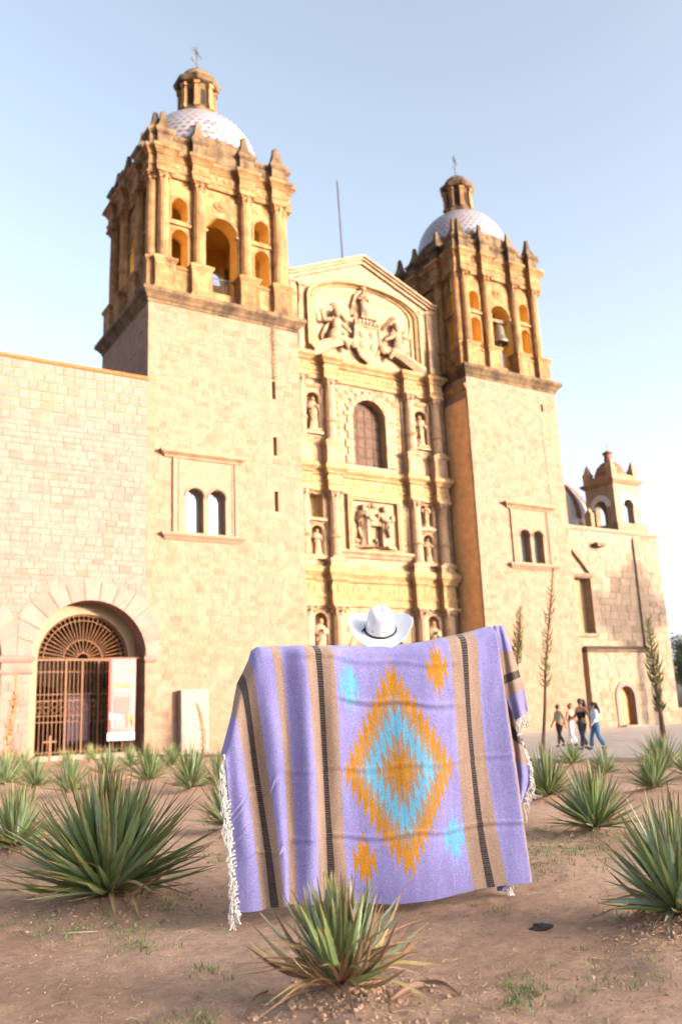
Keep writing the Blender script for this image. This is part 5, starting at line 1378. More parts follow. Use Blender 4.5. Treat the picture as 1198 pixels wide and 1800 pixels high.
for vc, amp, ua, ub in ((.205, .008, 470, 900), (.47, .004, 60, 1100), (.735, .006, 60, 1100), (.43, .006, 60, 190), (.60, .004, 60, 190), (.05, .005, 330, 900)):
    wav = vc + .006 * np.sin(U / 40.) + (.00012 * (U - 500) if vc < .3 else 0)
    msk = ss((U - ua) / 12) * ss((ub - U) / 12)
    off += msk * amp * (np.exp(-((v - wav) / .010) ** 2) - .8 * np.exp(-((v - wav - .02) / .014) ** 2))
off += -.09 * np.exp(-v / .012) - .02 * np.exp(-v / .04)                                                # rolls back over the top edge
off += -.03 * ss((U - 1080) / 2.5)
P[..., 0] += BN.x * off; P[..., 1] += BN.y * off
sC = (U - 462) / (880 - 462)
front = sheet('front', P, woven(U, v, sC), MT['weave'], BL)
# the far end folded over the right hand and hanging behind: two layers
def strip(A, Bq, bands, off, name, n=90):
    """A, Bq: polylines (crop px) of the two long sides, bands: (end, colour)"""
    A = np.array(A, float); Bq = np.array(Bq, float); s = np.linspace(0, 1, n); w = np.linspace(0, 1, 60)
    ta = np.linspace(0, 1, len(A)); tb = np.linspace(0, 1, len(Bq))
    a = np.stack([np.interp(s, ta, A[:, i]) for i in (0, 1)], -1); c = np.stack([np.interp(s, tb, Bq[:, i]) for i in (0, 1)], -1)
    XY = a[:, None] * (1 - w)[None, :, None] + c[:, None] * w[None, :, None]
    Pq = unproj(XY[..., 0], XY[..., 1]); S = np.repeat(s[:, None], 60, 1); Wq = np.repeat(w[None], n, 0)
    of = off + .025 * np.sin(Wq * PI) + .012 * np.sin(Wq * 9 + S * 4) - .06 * np.exp(-S / .05)
    Pq = unproj(XY[..., 0], XY[..., 1], of)
    C = np.empty(S.shape + (3,)); prev = 0
    for e, c_ in bands:
        C[(S >= prev) & (S <= e)] = c_ if not isinstance(c_, str) else BLK; prev = e
        if isinstance(c_, str):
            m = (S >= prev - .12) & (S <= e) & ((Wq * 14) % 1 > .62); C[m & (np.abs(C - BLK).sum(-1) < .01)] = TAN * .4
    return sheet(name, Pq, C, MT['weave'], BL)
strip([(1008, 142), (1022, 220), (1038, 320), (1056, 410), (1086, 482)], [(1042, 143), (1070, 215), (1097, 300), (1118, 370), (1131, 445)], [(.30, PUR), (.50, TAN), (.585, 'k'), (.74, TAN), (1, PUR)], -.07, 'folded_end')
strip([(1018, 200), (1042, 400), (1062, 560), (1080, 680), (1100, 770)], [(1066, 400), (1092, 500), (1130, 600), (1143, 690), (1113, 780)], [(.35, TAN), (.45, 'k'), (.62, TAN), (1, PUR)], -.15, 'back_layer')
strip([(1025, 1050), (1022, 1066), (1022, 1088)], [(1080, 1040), (1066, 1060), (1056, 1092)], [(.5, TAN), (1, PUR)], -.10, 'lower_corner')
# knotted cotton fringe
def tassel(p, dirx, ln, sd, off):
    r = random.Random(sd); q = Vector(unproj(np.array([p[0]]), np.array([p[1]]), off)[0])
    for k in range(2):
        pts = []; c = q.copy(); a = r.uniform(0, 6)
        dv = Vector((BD.x, BD.y, 0)) * dirx
        for i in range(9):
            t = i / 8
            pts.append(c + Vector((BD.x, BD.y, 0)) * (.007 * math.sin(a + t * 9) * (k + .6)) + Vector((BN.x, BN.y, 0)) * .006 * math.cos(a + t * 7))
            c = c + dv * (ln / 8) * max(0, 1 - t * 1.7) + Vector((0, 0, -ln / 8)) * min(1, .25 + t * 1.6)
        if k == 0: b = MB()
        b.tube(pts, [.0042 * (1 - .3 * i / 8) for i in range(9)], 5)
    b.build('tassel', MT['cotton'], BL, smooth=True, angle=80)
rr = random.Random(4)
for q in range(44):
    vv = (q + .3) / 44; x = np.interp(vv, v1, X[:, 0]); y = np.interp(vv, v1, Yc[:, 0])
    tassel((x + 3, y), -rr.uniform(.25, .6), rr.uniform(.13, .2), q, -.01)
for q in range(5): tassel((96 + q * 2, 1160 + q * 2), -.2, rr.uniform(.06, .1), 100 + q, 0)
E2 = [(1090, 490), (1104, 540), (1128, 600), (1143, 660), (1142, 700), (1118, 775)]
for q in range(22):
    t = q / 21 * 5; i = min(int(t), 4); x = E2[i][0] + (E2[i + 1][0] - E2[i][0]) * (t - i); y = E2[i][1] + (E2[i + 1][1] - E2[i][1]) * (t - i)
    tassel((x - 3, y), rr.uniform(.05, .4), rr.uniform(.10, .17), 200 + q, -.14)
for q in range(7): tassel((1092 + q * 6, 484 - q * 5.5), rr.uniform(0, .3), rr.uniform(.08, .12), 300 + q, -.07)
for q in range(6): tassel((1056 + q * 4, 1072), rr.uniform(-.1, .1), rr.uniform(.14, .19), 400 + q, -.08)

# ================================================================== PEOPLE
def skin_obj(name, verts, edges, radii, mat, parent, sub=2, root=0):
    me = bpy.data.meshes.new(name); me.from_pydata([tuple(p) for p in verts], edges, [])
    o = bpy.data.objects.new(name, me); col.objects.link(o)
    md = o.modifiers.new('skin', 'SKIN'); md.use_smooth_shade = True
    for i, r in enumerate(radii):
        d = me.skin_vertices[0].data[i]; d.radius = (r, r) if not isinstance(r, tuple) else r
        d.use_root = (i == root)
    ms = o.modifiers.new('sub', 'SUBSURF'); ms.levels = sub; ms.render_levels = sub
    dg = bpy.context.evaluated_depsgraph_get(); ev = o.evaluated_get(dg)
    nm = bpy.data.meshes.new_from_object(ev); nm.name = name
    o.modifiers.clear(); o.data = nm; bpy.data.meshes.remove(me)
    nm.materials.clear(); nm.materials.append(mat)
    nm.polygons.foreach_set('use_smooth', [True] * len(nm.polygons))
    if parent is not None: o.parent = parent
    return o
def cloth_m(name, c, var=.2, scale=12): return plain(name, c, .9, .15, var, scale, bump=.15)
MT['skin1'] = plain('tanned skin', (.36, .18, .10), .6, .35, .06, 5); MT['skin2'] = plain('light skin', (.48, .27, .18), .6, .35, .06, 5)
MT['hairdark'] = plain('dark hair', (.018, .013, .011), .5, .5, .3, 30); MT['hairred'] = plain('auburn hair', (.24, .09, .03), .5, .5, .3, 30)

def figure(P0, H, heading, pose, body_m, label, group=None, extras=None, name='person'):
    """joints for unit height, x right, y forward; pose gives offsets"""
    T = thing(name, P0, label, 'person', group); T.rotation_euler = (0, 0, heading)
    J = dict(pelvis=(0, 0, .53), waist=(0, .005, .61), chest=(0, .01, .73), neckb=(0, .0, .815), neck=(0, .008, .85), head=(0, .015, .905), crown=(0, .008, .965),
             hipL=(-.052, 0, .50), kneeL=(-.055, .01, .28), ankL=(-.055, 0, .05), toeL=(-.06, .075, .018), hipR=(.052, 0, .50), kneeR=(.055, .01, .28), ankR=(.055, 0, .05), toeR=(.06, .075, .018),
             shL=(-.095, 0, .795), elL=(-.125, -.01, .63), wrL=(-.135, .03, .49), shR=(.095, 0, .795), elR=(.125, -.01, .63), wrR=(.135, .03, .49))
    J.update(pose); names = list(J); S = {n: Vector(J[n]) * H for n in names}
    R = dict(pelvis=.078, waist=.066, chest=.078, neckb=.05, neck=.03, head=.052, crown=.044, hip=.062, knee=.036, ank=.024, toe=.02, sh=.04, el=.028, wr=.019)
    rad_ = lambda n: R.get(n, R.get(n[:-1], .03)) * H
    E_ = [('pelvis', 'waist'), ('waist', 'chest'), ('chest', 'neckb'), ('neckb', 'neck'), ('neck', 'head'), ('head', 'crown')]
    for s in 'LR': E_ += [('pelvis', 'hip' + s), ('hip' + s, 'knee' + s), ('knee' + s, 'ank' + s), ('ank' + s, 'toe' + s), ('chest', 'sh' + s), ('sh' + s, 'el' + s), ('el' + s, 'wr' + s)]
    V_ = [S[n] for n in names]; Rd = [rad_(n) for n in names]; ED = [(names.index(a), names.index(c)) for a, c in E_]
    for s in 'LR':            # hands: palm and five separate bent fingers
        w = S['wr' + s]; d = (w - S['el' + s]).normalized(); side = d.cross(Vector((0, 1, 0)));
        if side.length < .2: side = d.cross(Vector((1, 0, 0)))
        side.normalize(); pn = d.cross(side)
        pi = len(V_); V_.append(w + d * .045 * H); Rd.append(.020 * H); ED.append((names.index('wr' + s), pi))
        for k in range(4):
            o1 = w + d * (.062 * H) + side * ((k - 1.5) * .0125 * H); o2 = o1 + (d * .8 + pn * .5).normalized() * (.03 - .003 * abs(k - 1.3)) * H
            i1 = len(V_); V_ += [o1, o2]; Rd += [.0065 * H, .005 * H]; ED += [(pi, i1), (i1, i1 + 1)]
        o1 = w + d * .03 * H + side * .028 * H; o2 = o1 + (d + side * .4).normalized() * .025 * H; i1 = len(V_); V_ += [o1, o2]; Rd += [.007 * H, .0055 * H]; ED += [(pi, i1), (i1, i1 + 1)]
    skin_obj('body', V_, ED, Rd, body_m, T)
    def sub(nm, chain, scale, mat, rad_over=None, ext=None):
        ns = []; es = []
        for a, c in chain:
            for n in (a, c):
                if n not in ns: ns.append(n)
            es.append((ns.index(a), ns.index(c)))
        rs = [(rad_over or {}).get(n, rad_(n) / H * scale) * H for n in ns]
        return skin_obj(nm, [S[n] for n in ns], es, rs, mat, T)
    for ex in (extras or []): ex(T, S, H, sub)
    return T
LEG = [('pelvis', 'hipL'), ('hipL', 'kneeL'), ('kneeL', 'ankL'), ('pelvis', 'hipR'), ('hipR', 'kneeR'), ('kneeR', 'ankR')]
TORSO = [('pelvis', 'waist'), ('waist', 'chest'), ('chest', 'neckb')]
SLV = [('chest', 'shL'), ('shL', 'elL'), ('elL', 'wrL'), ('chest', 'shR'), ('shR', 'elR'), ('elR', 'wrR')]
def trousers(mat, flare=.032, nm='trousers', loose=1.12): return lambda T, S, H, sub: sub(nm, LEG + [('pelvis', 'waist')], loose, mat, {'ankL': flare, 'ankR': flare, 'waist': .07, 'kneeL': .042, 'kneeR': .042})
def top(mat, nm='top', sleeves=False, r=1.12, low=.085): return lambda T, S, H, sub: sub(nm, TORSO + (SLV if sleeves else [('chest', 'shL'), ('chest', 'shR')]), r, mat, {'pelvis': low, 'neckb': .047, 'elL': .04, 'elR': .04, 'wrL': .03, 'wrR': .03, 'shL': .047, 'shR': .047})
def shoes(mat):
    def f(T, S, H, sub):
        for s in 'LR':
            b = MB(); a = S['ank' + s]; t = S['toe' + s]; dr = (t - a); ang = math.atan2(dr.y, dr.x)
            b.ell((a + t) / 2 + Vector((0, 0, -.012 * H)), (.062 * H, .028 * H, .026 * H), 12, 8, R=Matrix.Rotation(ang, 3, 'Z'))
            me = b.mesh('shoe', mat, smooth=True); o = bpy.data.objects.new('shoe', me); col.objects.link(o); o.parent = T
    return f
def hair(mat, long=0, bun=False):
    def f(T, S, H, sub):
        c = S['head'] + Vector((0, -.012 * H, .022 * H)); b = MB()
        b.ell(c, (.058 * H, .064 * H, .066 * H), 14, 10)
        if long:
            k = 5
            for q in range(k):
                x = (q - 2) * .024 * H
                b.tube([c + Vector((x, -.03 * H, .03 * H)), c + Vector((x * 1.3, -.068 * H, -.05 * H)), c + Vector((x * 1.6, -.085 * H, -.05 * H - long * .55 * H)), c + Vector((x * 1.3, -.10 * H, -.05 * H - long * H))], [.03 * H, .03 * H, .026 * H, .01 * H], 7)
        if bun: b.ell(c + Vector((0, -.05 * H, .05 * H)), (.03 * H,) * 3, 8, 6)
        me = b.mesh('hair', mat, smooth=True); o = bpy.data.objects.new('hair', me); col.objects.link(o); o.parent = T
        f_ = MB(); n = S['head'] + Vector((0, .058 * H, -.006 * H)); f_.ell(n, (.009 * H, .014 * H, .014 * H), 8, 6); f_.ell(n + Vector((0, -.008 * H, -.028 * H)), (.02 * H, .008 * H, .005 * H), 8, 5)
        for s in (-1, 1): f_.ell(n + Vector((s * .022 * H, -.01 * H, .016 * H)), (.008 * H, .006 * H, .005 * H), 8, 5); f_.ell(S['head'] + Vector((s * .053 * H, 0, .0)), (.008 * H, .014 * H, .02 * H), 8, 5)
        me = f_.mesh('face', T.children[0].data.materials[0], smooth=True); o = bpy.data.objects.new('face', me); col.objects.link(o); o.parent = T
    return f
def strap(mat):
    def f(T, S, H, sub):
        b = MB(); c = S['chest']
        b.tube([S['shL'] + Vector((.03 * H, -.05 * H, .03 * H)), c + Vector((0, -.1 * H, -.03 * H)), S['pelvis'] + Vector((.09 * H, -.06 * H, .02 * H))], .012 * H, 6)
        b.ell(S['pelvis'] + Vector((.12 * H, -.02 * H, -.01 * H)), (.025 * H, .06 * H, .045 * H), 10, 7)
        me = b.mesh('shoulder_bag', mat, smooth=True); o = bpy.data.objects.new('shoulder_bag', me); col.objects.link(o); o.parent = T
    return f
WALK1 = dict(kneeL=(-.055, .085, .29), ankL=(-.055, .12, .055), toeL=(-.058, .19, .03), kneeR=(.055, -.02, .285), ankR=(.055, -.15, .085), toeR=(.058, -.10, .02), elL=(-.125, -.06, .64), wrL=(-.13, -.07, .5), elR=(.125, .02, .64), wrR=(.13, .10, .53))
WALK2 = dict(kneeR=(.055, .08, .29), ankR=(.055, .11, .055), toeR=(.058, .18, .03), kneeL=(-.055, -.015, .285), ankL=(-.055, -.14, .08), toeL=(-.058, -.09, .018), elR=(.125, -.055, .64), wrR=(.13, -.06, .5), elL=(-.125, .02, .64), wrL=(-.13, .11, .54))
WALK3 = dict(WALK1); WALK3.update(elR=(.13, .04, .65), wrR=(.09, .16, .62), elL=(-.15, -.05, .64), wrL=(-.16, -.04, .50))
hd = math.atan2(.52, -.85) - PI / 2          # heading: walking left across the view
def at_px(px, py): g = on_ground(px, py, .07); return g
grp = 'people walking past the chapel'
MT['sage'] = cloth_m('sage top', (.24, .27, .20)); MT['black'] = cloth_m('black cloth', (.022, .02, .02)); MT['whitec'] = cloth_m('white trousers', (.62, .64, .68)); MT['pattern'] = cloth_m('dark patterned cloth', (.05, .05, .06), .9, 14); MT['denim'] = cloth_m('blue denim', (.05, .12, .22)); MT['paledenim'] = cloth_m('pale denim', (.40, .49, .52)); MT['shoe'] = cloth_m('dark shoe', (.03, .028, .028)); MT['tanbag'] = cloth_m('tan strap', (.30, .22, .15))
def walker(px, py, head_py, pose, body, label, ex, turn=0):
    g = at_px(px, py); dd = RW[0][2] * g.x + RW[1][2] * g.y
    H = (py - head_py) * dd / FPX * .985
    figure((g.x, g.y, .07), H, hd + turn, pose, body, label, grp, ex)
walker(986, 1313, 1238, WALK1, MT['skin1'], 'person in sage sleeveless top and black trousers, leftmost of the four walkers', [trousers(MT['black']), top(MT['sage'], low=.09), shoes(MT['shoe']), hair(MT['hairdark'])], .5)
walker(1007, 1312, 1237, WALK2, MT['skin2'], 'person in white trousers and dark halter top, second of the four walkers', [trousers(MT['whitec'], .045), top(MT['black'], r=1.06, low=.075), shoes(MT['shoe']), hair(MT['hairred'], 0, True)], -.9)
walker(1027, 1318, 1228, WALK3, MT['skin1'], 'tall person in dark patterned clothes with long black hair and shoulder strap', [trousers(MT['pattern'], .05), top(MT['black'], low=.088), shoes(MT['shoe']), hair(MT['hairdark'], .2), strap(MT['tanbag'])], .6)
walker(1050, 1318, 1234, WALK2, MT['skin2'], 'person in pale denim shirt and flared blue jeans, rightmost of the walkers', [trousers(MT['denim'], .055), top(MT['paledenim'], 'shirt', True, 1.18, .092), shoes(MT['shoe']), hair(MT['hairdark'], .13)], .1)
# the person behind the blanket: arms spread, holding both upper corners
pc = on_ground(680, 1588); pc = Vector((pc.x + .02, pc.y + .06, 0))
hdg = math.atan2(pc.y, pc.x) - PI / 2
Hh = 1.62
def loc(w):           # world point -> unit-height local joint
    q = Matrix.Rotation(-hdg, 3, 'Z') @ (Vector(w) - pc); return tuple(q / Hh)
hl = Vector(unproj(np.array([235.]), np.array([300.]))[0]) + Vector((-BN.x, -BN.y, 0)) * .16; hr_ = Vector(unproj(np.array([960.]), np.array([225.]))[0]) + Vector((-BN.x, -BN.y, 0)) * .16
wl_, wr_ = Vector(loc(hl)), Vector(loc(hr_))
posem = dict(shL=(-.098, 0, .805), shR=(.098, 0, .805))
eL = Vector((-.098, 0, .805)).lerp(wl_, .54) + Vector((0, .02, -.035)); eR = Vector((.098, 0, .805)).lerp(wr_, .54) + Vector((0, .02, -.035))
posem.update(elL=tuple(eL), elR=tuple(eR), wrL=tuple(wl_), wrR=tuple(wr_), neck=(0, .02, .85), head=(0, .035, .895), crown=(0, .03, .94))
MT['shirt'] = cloth_m('cream shirt', (.55, .48, .40)); MT['jeans'] = cloth_m('faded jeans', (.12, .16, .22))
PERS = figure(tuple(pc), Hh, hdg, posem, MT['skin2'], 'person in a white hat hidden behind the raised lilac blanket', None, [trousers(MT['jeans']), top(MT['shirt'], 'shirt', True), shoes(MT['shoe']), hair(MT['hairred'], .1)])
# ------------------------------------------------------------------ hat
HT = Vector(unproj(np.array([604.]), np.array([165.]))[0]); 
hat_w = Vector((pc.x, pc.y, 0)) + Vector((-math.sin(hdg), math.cos(hdg), 0)) * (-.02)
dH = ray(668, 1108); tH = (hat_w.x ** 2 + hat_w.y ** 2) / (dH.x * hat_w.x + dH.y * hat_w.y); hat_p = dH * tH + Vector((0, 0, CAMH))
HAT = thing('cowboy_hat', hat_p, 'white straw cowboy hat with dark band, above the top edge of the blanket', 'hat')
HAT.rotation_euler = (Matrix.Rotation(hdg, 3, 'Z') @ Matrix.Rotation(rad(3), 3, 'Y') @ Matrix.Rotation(rad(36), 3, 'X')).to_euler()
def hat_mat():
    m, nt, b = nodemat('white straw', .6, .3)
    tc = N(nt, 'ShaderNodeTexCoord'); sx = N(nt, 'ShaderNodeSeparateXYZ'); L(nt, tc.outputs['Object'], sx.inputs[0])
    lo = math_n(nt, 'GREATER_THAN', b=.03); L(nt, sx.outputs['Z'], lo.inputs[0]); hi = math_n(nt, 'LESS_THAN', b=.062); L(nt, sx.outputs['Z'], hi.inputs[0])
    mu = math_n(nt, 'MULTIPLY'); L(nt, lo.outputs[0], mu.inputs[0]); L(nt, hi.outputs[0], mu.inputs[1])
    nz = N(nt, 'ShaderNodeTexNoise'); nz.inputs['Scale'].default_value = 70; nz.inputs['Detail'].default_value = 3; mp = N(nt, 'ShaderNodeMapping'); mp.inputs['Scale'].default_value = (1, 1, 2.2); L(nt, tc.outputs['Object'], mp.inputs['Vector']); L(nt, mp.outputs[0], nz.inputs['Vector'])
    r = ramp(nt, [(.56, (0, 0, 0)), (.62, (1, 1, 1))]); L(nt, nz.outputs['Fac'], r.inputs[0]); m2 = math_n(nt, 'MULTIPLY'); L(nt, mu.outputs[0], m2.inputs[0]); L(nt, r.outputs[0], m2.inputs[1])
    mx = mixc(nt); L(nt, m2.outputs[0], mx.inputs[0]); mx.inputs[6].default_value = (.66, .67, .69, 1); mx.inputs[7].default_value = (.30, .24, .20, 1); L(nt, mx.outputs[2], b.inputs['Base Color'])
    w = N(nt, 'ShaderNodeTexNoise'); w.inputs['Scale'].default_value = 170; L(nt, tc.outputs['Object'], w.inputs['Vector']); bp = N(nt, 'ShaderNodeBump'); bp.inputs['Strength'].default_value = .5; bp.inputs['Distance'].default_value = .003; L(nt, w.outputs['Fac'], bp.inputs['Height']); L(nt, bp.outputs[0], b.inputs['Normal'])
    return m
MT['hat'] = hat_mat(); MT['hatplain'] = plain('white straw brim', (.66, .67, .69), .6, .3, .06, 170, bump=.12); MT['band'] = plain('dark leather band', (.035, .03, .03), .5, .4, .2, 20)
n_ = 64; b = MB(); Pq = []; prof = [(1.0, 0), (.985, .03), (.95, .065), (.90, .1), (.83, .132), (.72, .158), (.54, .172), (.3, .174), (.05, .172)]
for (q, z) in prof:
    for i in range(n_):
        a = 2 * PI * i / n_; x = .098 * q * math.cos(a); y = .112 * q * math.sin(a)
        dent = .011 * math.exp(-(x / .026) ** 2) * max(0, (z - .07) / .075) * (.6 + .4 * math.sin(a) ** 2)      # centre crease
        dent += .010 * math.exp(-((abs(x) - .055) / .02) ** 2 - ((y - .05) / .04) ** 2) * max(0, (z - .07) / .075)
        Pq.append((x * (1 - .18 * max(0, z - .07) / .07 * max(0, math.sin(a))), y, z - dent))
Fq = [(j * n_ + i, j * n_ + (i + 1) % n_, (j + 1) * n_ + (i + 1) % n_, (j + 1) * n_ + i) for j in range(len(prof) - 1) for i in range(n_)]; Fq.append(tuple((len(prof) - 1) * n_ + i for i in range(n_)))
b.add(Pq, Fq); me = b.mesh('crown', MT['hat'], smooth=True); o = bpy.data.objects.new('crown', me); col.objects.link(o); o.parent = HAT; m_ = o.modifiers.new('s', 'SUBSURF'); m_.levels = 1; m_.render_levels = 1
b = MB(); Pq = []; rs = [0, .12, .3, .5, .7, .85, .96, 1.0]
for q in rs:
    for i in range(n_):
        a = 2 * PI * i / n_; ca, sa = math.cos(a), math.sin(a)
        rx = .097 + (.222 - .097) * q; ry = .111 + (.225 - .111) * q
        lift = .075 * abs(ca) ** 1.8 * q ** 1.5 - .012 * q * abs(sa) ** 2
        Pq.append((rx * ca * (1 - .04 * q ** 2 * abs(ca) ** 3), ry * sa, lift))
Fq = [(j * n_ + i, j * n_ + (i + 1) % n_, (j + 1) * n_ + (i + 1) % n_, (j + 1) * n_ + i) for j in range(len(rs) - 1) for i in range(n_)]
b.add(Pq, Fq); me = b.mesh('brim', MT['hatplain'], smooth=True); o = bpy.data.objects.new('brim', me); col.objects.link(o); o.parent = HAT; m_ = o.modifiers.new('s', 'SOLIDIFY'); m_.thickness = .004
b = MB(); b.tube([(.1005 * math.cos(2 * PI * i / 48), .1145 * math.sin(2 * PI * i / 48), .009) for i in range(49)], .0065, 8); b.ell((-.102, -.02, .016), (.012, .016, .012), 8, 6); b.tube([(-.104, -.02, .016), (-.116, -.03, .02), (-.12, -.045, .016)], .004, 5)
me = b.mesh('hat_band', MT['band'], smooth=True); o = bpy.data.objects.new('hat_band', me); col.objects.link(o); o.parent = HAT

# ================================================================== TREES, SMALL THINGS ON THE GROUND, STREET BEHIND THE CAMERA
MT['treeleaf'] = leaf_mat('tree leaf', (.07, .10, .03), (.06, .095, .03), (.08, .11, .03), (.09, .10, .04)); MT['bark'] = plain('bark', (.10, .075, .055), .95, .1, .3, 6, bump=.5)
def tree(pos, h, crown_r, crown_z, label, sd, n=9000, trunk_h=None):
    r = random.Random(sd); T = thing('tree', pos, label, 'tree', 'trees round the plaza')
    x, y, z = pos; b = MB(); tops = []
    b.tube([(x, y, z - .1), (x + .1, y, z + crown_z * .5), (x, y + .1, z + crown_z)], [h * .035, h * .028, h * .02], 10)
    for q in range(9):
        a = q * 2.4; e = Vector((x + math.cos(a) * crown_r * .65, y + math.sin(a) * crown_r * .65, z + crown_z + r.uniform(-.3, .7) * crown_r * .6)); tops.append(e)
        s = Vector((x, y, z + crown_z * r.uniform(.55, .95))); b.tube([s, s.lerp(e, .5) + Vector((0, 0, .3)), e], [h * .015, h * .009, h * .004], 6)
    b.build('trunk', MT['bark'], T)
    b = MB(); cl = []
    for q in range(60):
        u = Vector((r.gauss(0, 1), r.gauss(0, 1), r.gauss(0, .8))).normalized() * crown_r * r.uniform(.35, 1.0); cl.append((Vector((x, y, z + crown_z + crown_r * .1)) + Vector((u.x, u.y, u.z * .8)), crown_r * r.uniform(.16, .34)))
    for q in range(n):
        c, cr = cl[q % 60]; p = c + Vector((r.gauss(0, .5), r.gauss(0, .5), r.gauss(0, .42))) * cr
        s = .018 * h * r.uniform(.7, 1.4); d1 = Vector((r.gauss(0, 1), r.gauss(0, 1), r.gauss(0, .6))).normalized(); d2 = d1.cross(Vector((r.gauss(0, 1), r.gauss(0, 1), r.gauss(0, 1)))).normalized()
        b.add([p - d1 * s, p + d2 * s * .5, p + d1 * s, p - d2 * s * .5], [(0, 1, 2, 3)])
    b.build('crown', MT['treeleaf'], T, recalc=False)
tree((78.6, 57.5, 0), 9, 3.3, 5.2, 'green leafy tree at the right edge beyond the chapel', 1, 9000)
tree((86, 63, 0), 9, 3.5, 5.0, 'second green tree farther right beyond the chapel', 3, 4000)
tree((58.3, 16.0, 0), 12.5, 2.8, 9.6, 'tall plaza tree standing right of the view, shading the chapel wall', 2, 3600)
tree((53.2, 22.0, 0), 10.5, 1.7, 8.2, 'slim plaza tree standing right of the view', 5, 4000)
# houses across the street behind the camera; their shade covers the planting bed
MT['housea'] = plain('ochre house plaster', (.42, .30, .18), .9, .2, .1, 1.5); MT['houseb'] = plain('pink house plaster', (.45, .28, .22), .9, .2, .1, 1.5); MT['housec'] = plain('pale house plaster', (.5, .46, .40), .9, .2, .1, 1.5)
def house(x0, x1, h, mat, label):
    T = thing('street_house', ((x0 + x1) / 2, -48, 0), label, 'house', 'houses across the street')
    b = MB(); holes = []
    for fl in range(2):
        x = x0 + 1.6
        while x < x1 - 2.2:
            holes.append(rect_loop(x, x + 1.3, .8 + fl * h / 2.4 + (0 if fl else -.7), .8 + fl * h / 2.4 + 2.3)); x += 3.2
    b.plate([rect_loop(x0 + .02, x1 - .02, 0, h)] + holes, 45.0, 45.4); b.v = [(p[0], -p[1], p[2]) for p in b.v]
    b.box(x0 + .02, x1 - .02, -55, -45.5, 0, h - .6); wl = b.build('wall', MT[mat], T)
    b = MB(); b.box(x0, x1, -45.4, -44.7, h, h + .25); b.build('cornice', MT['housec'], T)
    for hh in holes:
        b = MB(); b.box(hh[0][0], hh[1][0], -45.35, -45.3, hh[0][1], hh[2][1]); b.build('window', MT['glass'], T)
SH = 9.6
house(-34, -12, SH, 'housea', 'ochre two storey house across the street behind the viewer, leftmost'); house(-12, 12, SH - .1, 'housec', 'pale two storey house across the street behind the viewer, second')
house(12, 36, SH, 'houseb', 'pink two storey house across the street behind the viewer, third'); house(36, 62, SH - .1, 'housea', 'ochre two storey house across the street behind the viewer, fourth'); house(62, 128, SH, 'housec', 'pale two storey house across the street behind the viewer, rightmost')

# dark chunk of bark, thin white stick, pebbles and clods, grass, straw
MT['clod'] = plain('earth clod', (.36, .235, .16), .95, .1, .3, 9, bump=.5); MT['pebble'] = plain('pale pebble', (.36, .29, .23), .9, .2, .25, 9); MT['char'] = plain('dark bark chunk', (.035, .027, .023), .9, .2, .4, 20, bump=.6)
def lump(nm, p, r3, sd, mat):
    r = random.Random(sd); b = MB(); b.ell((0, 0, 0), r3, 12, 8)
    b.v = [tuple(Vector(q) * (1 + .45 * noise.noise(Vector(q) * (1.2 / max(r3)) * 2 + Vector((sd, 0, 0))))) for q in b.v]
    b.v = [(q[0] + p[0], q[1] + p[1], q[2] + p[2]) for q in b.v]
    return b.build(nm, mat)
g = on_ground(951, 1631); o = lump('bark_chunk', (g.x, g.y, bumps(g.x, g.y) + .012), (.062, .032, .022), 3, MT['char']); o.rotation_euler = (0, 0, -.35); tag(o, 'dark chunk of bark lying on the bare earth at lower right', 'bark')
g = on_ground(137, 1640); b = MB(); b.tube([(g.x - .09, g.y + .05, bumps(g.x - .09, g.y + .05) + .006), (g.x, g.y, bumps(g.x, g.y) + .01), (g.x + .1, g.y - .05, bumps(g.x + .1, g.y - .05) + .008)], [.003, .008, .004], 6); o = b.build('dry_stick', MT['pebble']); tag(o, 'thin pale stick lying in front of the big dense agave', 'stick')
r = random.Random(12)
cb = MB(); pb = MB(); gb = MB(); sb = MB()
def scatter_lump(mb, x, y, s):
    z = bumps(x, y); k = len(mb.v); R = Matrix.Rotation(r.uniform(0, 6), 3, 'Z')
    mb.ell((x, y, z + s * .15), (s, s * r.uniform(.6, .95), s * r.uniform(.45, .75)), 6, 4, R=R)
    for i in range(k, len(mb.v)):
        q = mb.v[i]; mb.v[i] = (q[0] + r.uniform(-.18, .18) * s, q[1] + r.uniform(-.18, .18) * s, q[2] + r.uniform(-.18, .18) * s)
for (g, hw, hh, n, sd, lab, dd) in AGW:
    if dd > 12: continue
    for q in range(int(420 if dd < 7.5 else 60)):
        a = r.uniform(0, 6.28); d = hw * abs(r.gauss(.45, .3)); scatter_lump(cb, g.x + math.cos(a) * d, g.y + math.sin(a) * d, r.uniform(.004, .017) * (1 if r.random() < .95 else 1.7))
def rnd_ground():
    px, py = r.uniform(-60, 1260), r.uniform(1430, 1830) ; g = on_ground(px, py); return g
for q in range(2200): g = rnd_ground(); scatter_lump(cb, g.x, g.y, r.uniform(.002, .008))
for q in range(260): g = rnd_ground(); scatter_lump(pb, g.x, g.y, r.uniform(.002, .005) * (1 if r.random() < .95 else 2))
for (px, py, s) in ((162, 1594, .022), (1178, 1648, .025), (1040, 1712, .014), (335, 1591, .012), (1112, 1642, .013)): g = on_ground(px, py); scatter_lump(pb, g.x, g.y, s)
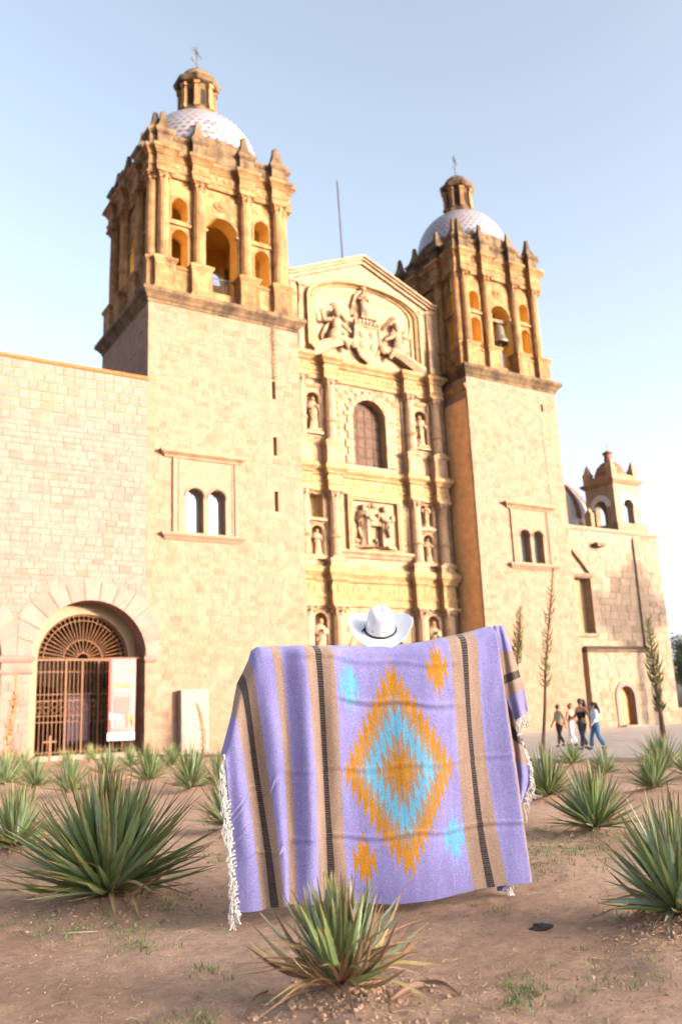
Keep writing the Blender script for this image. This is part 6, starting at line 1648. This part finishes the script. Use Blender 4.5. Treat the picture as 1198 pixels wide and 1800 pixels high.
def tuft(x, y, n, h):
    z = bumps(x, y)
    for q in range(n):
        a = r.uniform(0, 6.28); le = r.uniform(.2, .9); hh = h * r.uniform(.5, 1.2); w = .0022; p = Vector((x + r.gauss(0, .02), y + r.gauss(0, .02), z - .003)); d = Vector((math.cos(a) * le, math.sin(a) * le, 1)).normalized(); s = Vector((-math.sin(a), math.cos(a), 0)) * w
        m = p + d * hh * .6; e = p + d * hh + Vector((math.cos(a), math.sin(a), -.3)) * hh * .25
        gb.add([p - s, p + s, m + s * .8, m - s * .8, e], [(0, 1, 2, 3), (3, 2, 4)])
def grass_patch(px, py, rx, ry, n, h=.035):
    for q in range(n):
        g = on_ground(px + r.gauss(0, rx), py + r.gauss(0, ry)); tuft(g.x, g.y, r.randint(4, 9), h * r.uniform(.6, 1.4))
grass_patch(980, 1478, 60, 14, 150); grass_patch(1010, 1500, 60, 12, 90); grass_patch(960, 1520, 25, 12, 50); grass_patch(1100, 1470, 50, 10, 30)
grass_patch(100, 1630, 60, 14, 45); grass_patch(210, 1620, 60, 18, 45); grass_patch(230, 1650, 40, 12, 20); grass_patch(330, 1610, 40, 14, 25); grass_patch(395, 1505, 25, 6, 50); grass_patch(355, 1702, 25, 12, 14); grass_patch(920, 1750, 30, 18, 45); grass_patch(1060, 1700, 60, 25, 25); grass_patch(1120, 1600, 40, 15, 25); grass_patch(860, 1600, 40, 10, 12); grass_patch(320, 1790, 60, 15, 20); grass_patch(700, 1480, 300, 40, 60); grass_patch(60, 1450, 80, 20, 30)
for q in range(900):
    if q < 220: g = on_ground(600 + r.gauss(0, 150), 1755 + r.gauss(0, 35))
    elif q < 320: g = on_ground(1150 + r.gauss(0, 60), 1660 + r.gauss(0, 25))
    else: g = rnd_ground()
    if g.length > 30: continue
    a = r.uniform(0, 6.28); ln = r.uniform(.015, .06); z = bumps(g.x, g.y) + .005
    sb.tube([(g.x, g.y, z), (g.x + math.cos(a) * ln * .5, g.y + math.sin(a) * ln * .5, z + ln * r.uniform(0, .25)), (g.x + math.cos(a + .3) * ln, g.y + math.sin(a + .3) * ln, z)], .0016, 4)
MT['grass'] = plain('short grass', (.14, .18, .055), .7, .2, .35, 12); MT['straw'] = plain('dry straw', (.36, .25, .14), .9, .2, .3, 12)
o = cb.build('earth_clods', MT['clod'], recalc=False); tag(o, 'crumbled earth clods round the agaves', None, None, 'stuff')
o = pb.build('pebbles', MT['pebble'], recalc=False); tag(o, 'small pale pebbles scattered on the earth', None, None, 'stuff')
o = gb.build('grass_blades', MT['grass'], recalc=False); tag(o, 'sparse short green grass on the earth', None, None, 'stuff')
o = sb.build('dry_straw', MT['straw'], recalc=False); tag(o, 'bits of dry straw on the earth', None, None, 'stuff')
# big dry leaves fallen round the foreground agave
for q, (pa, pb_) in enumerate((((690, 1775), (785, 1722)), ((655, 1742), (560, 1788)), ((735, 1735), (830, 1760)), ((470, 1745), (400, 1790)))):
    a, c = on_ground(*pa), on_ground(*pb_); d = c - a; o = bpy.data.objects.new('fallen_leaf', LV['broad']['d'][q % 3]); col.objects.link(o); place(o, (a.x, a.y, bumps(a.x, a.y) + .02)); o.rotation_euler = (.3, -.08, math.atan2(d.y, d.x)); o.scale = (d.length, .42, .42)
    tag(o, ('long dry leaf lying right of the foreground agave', 'thin dry leaf lying before the foreground agave', 'dry leaf crossing behind the longest fallen leaf', 'dry leaf lying left of the foreground agave')[q], 'dry leaf', 'fallen agave leaves')
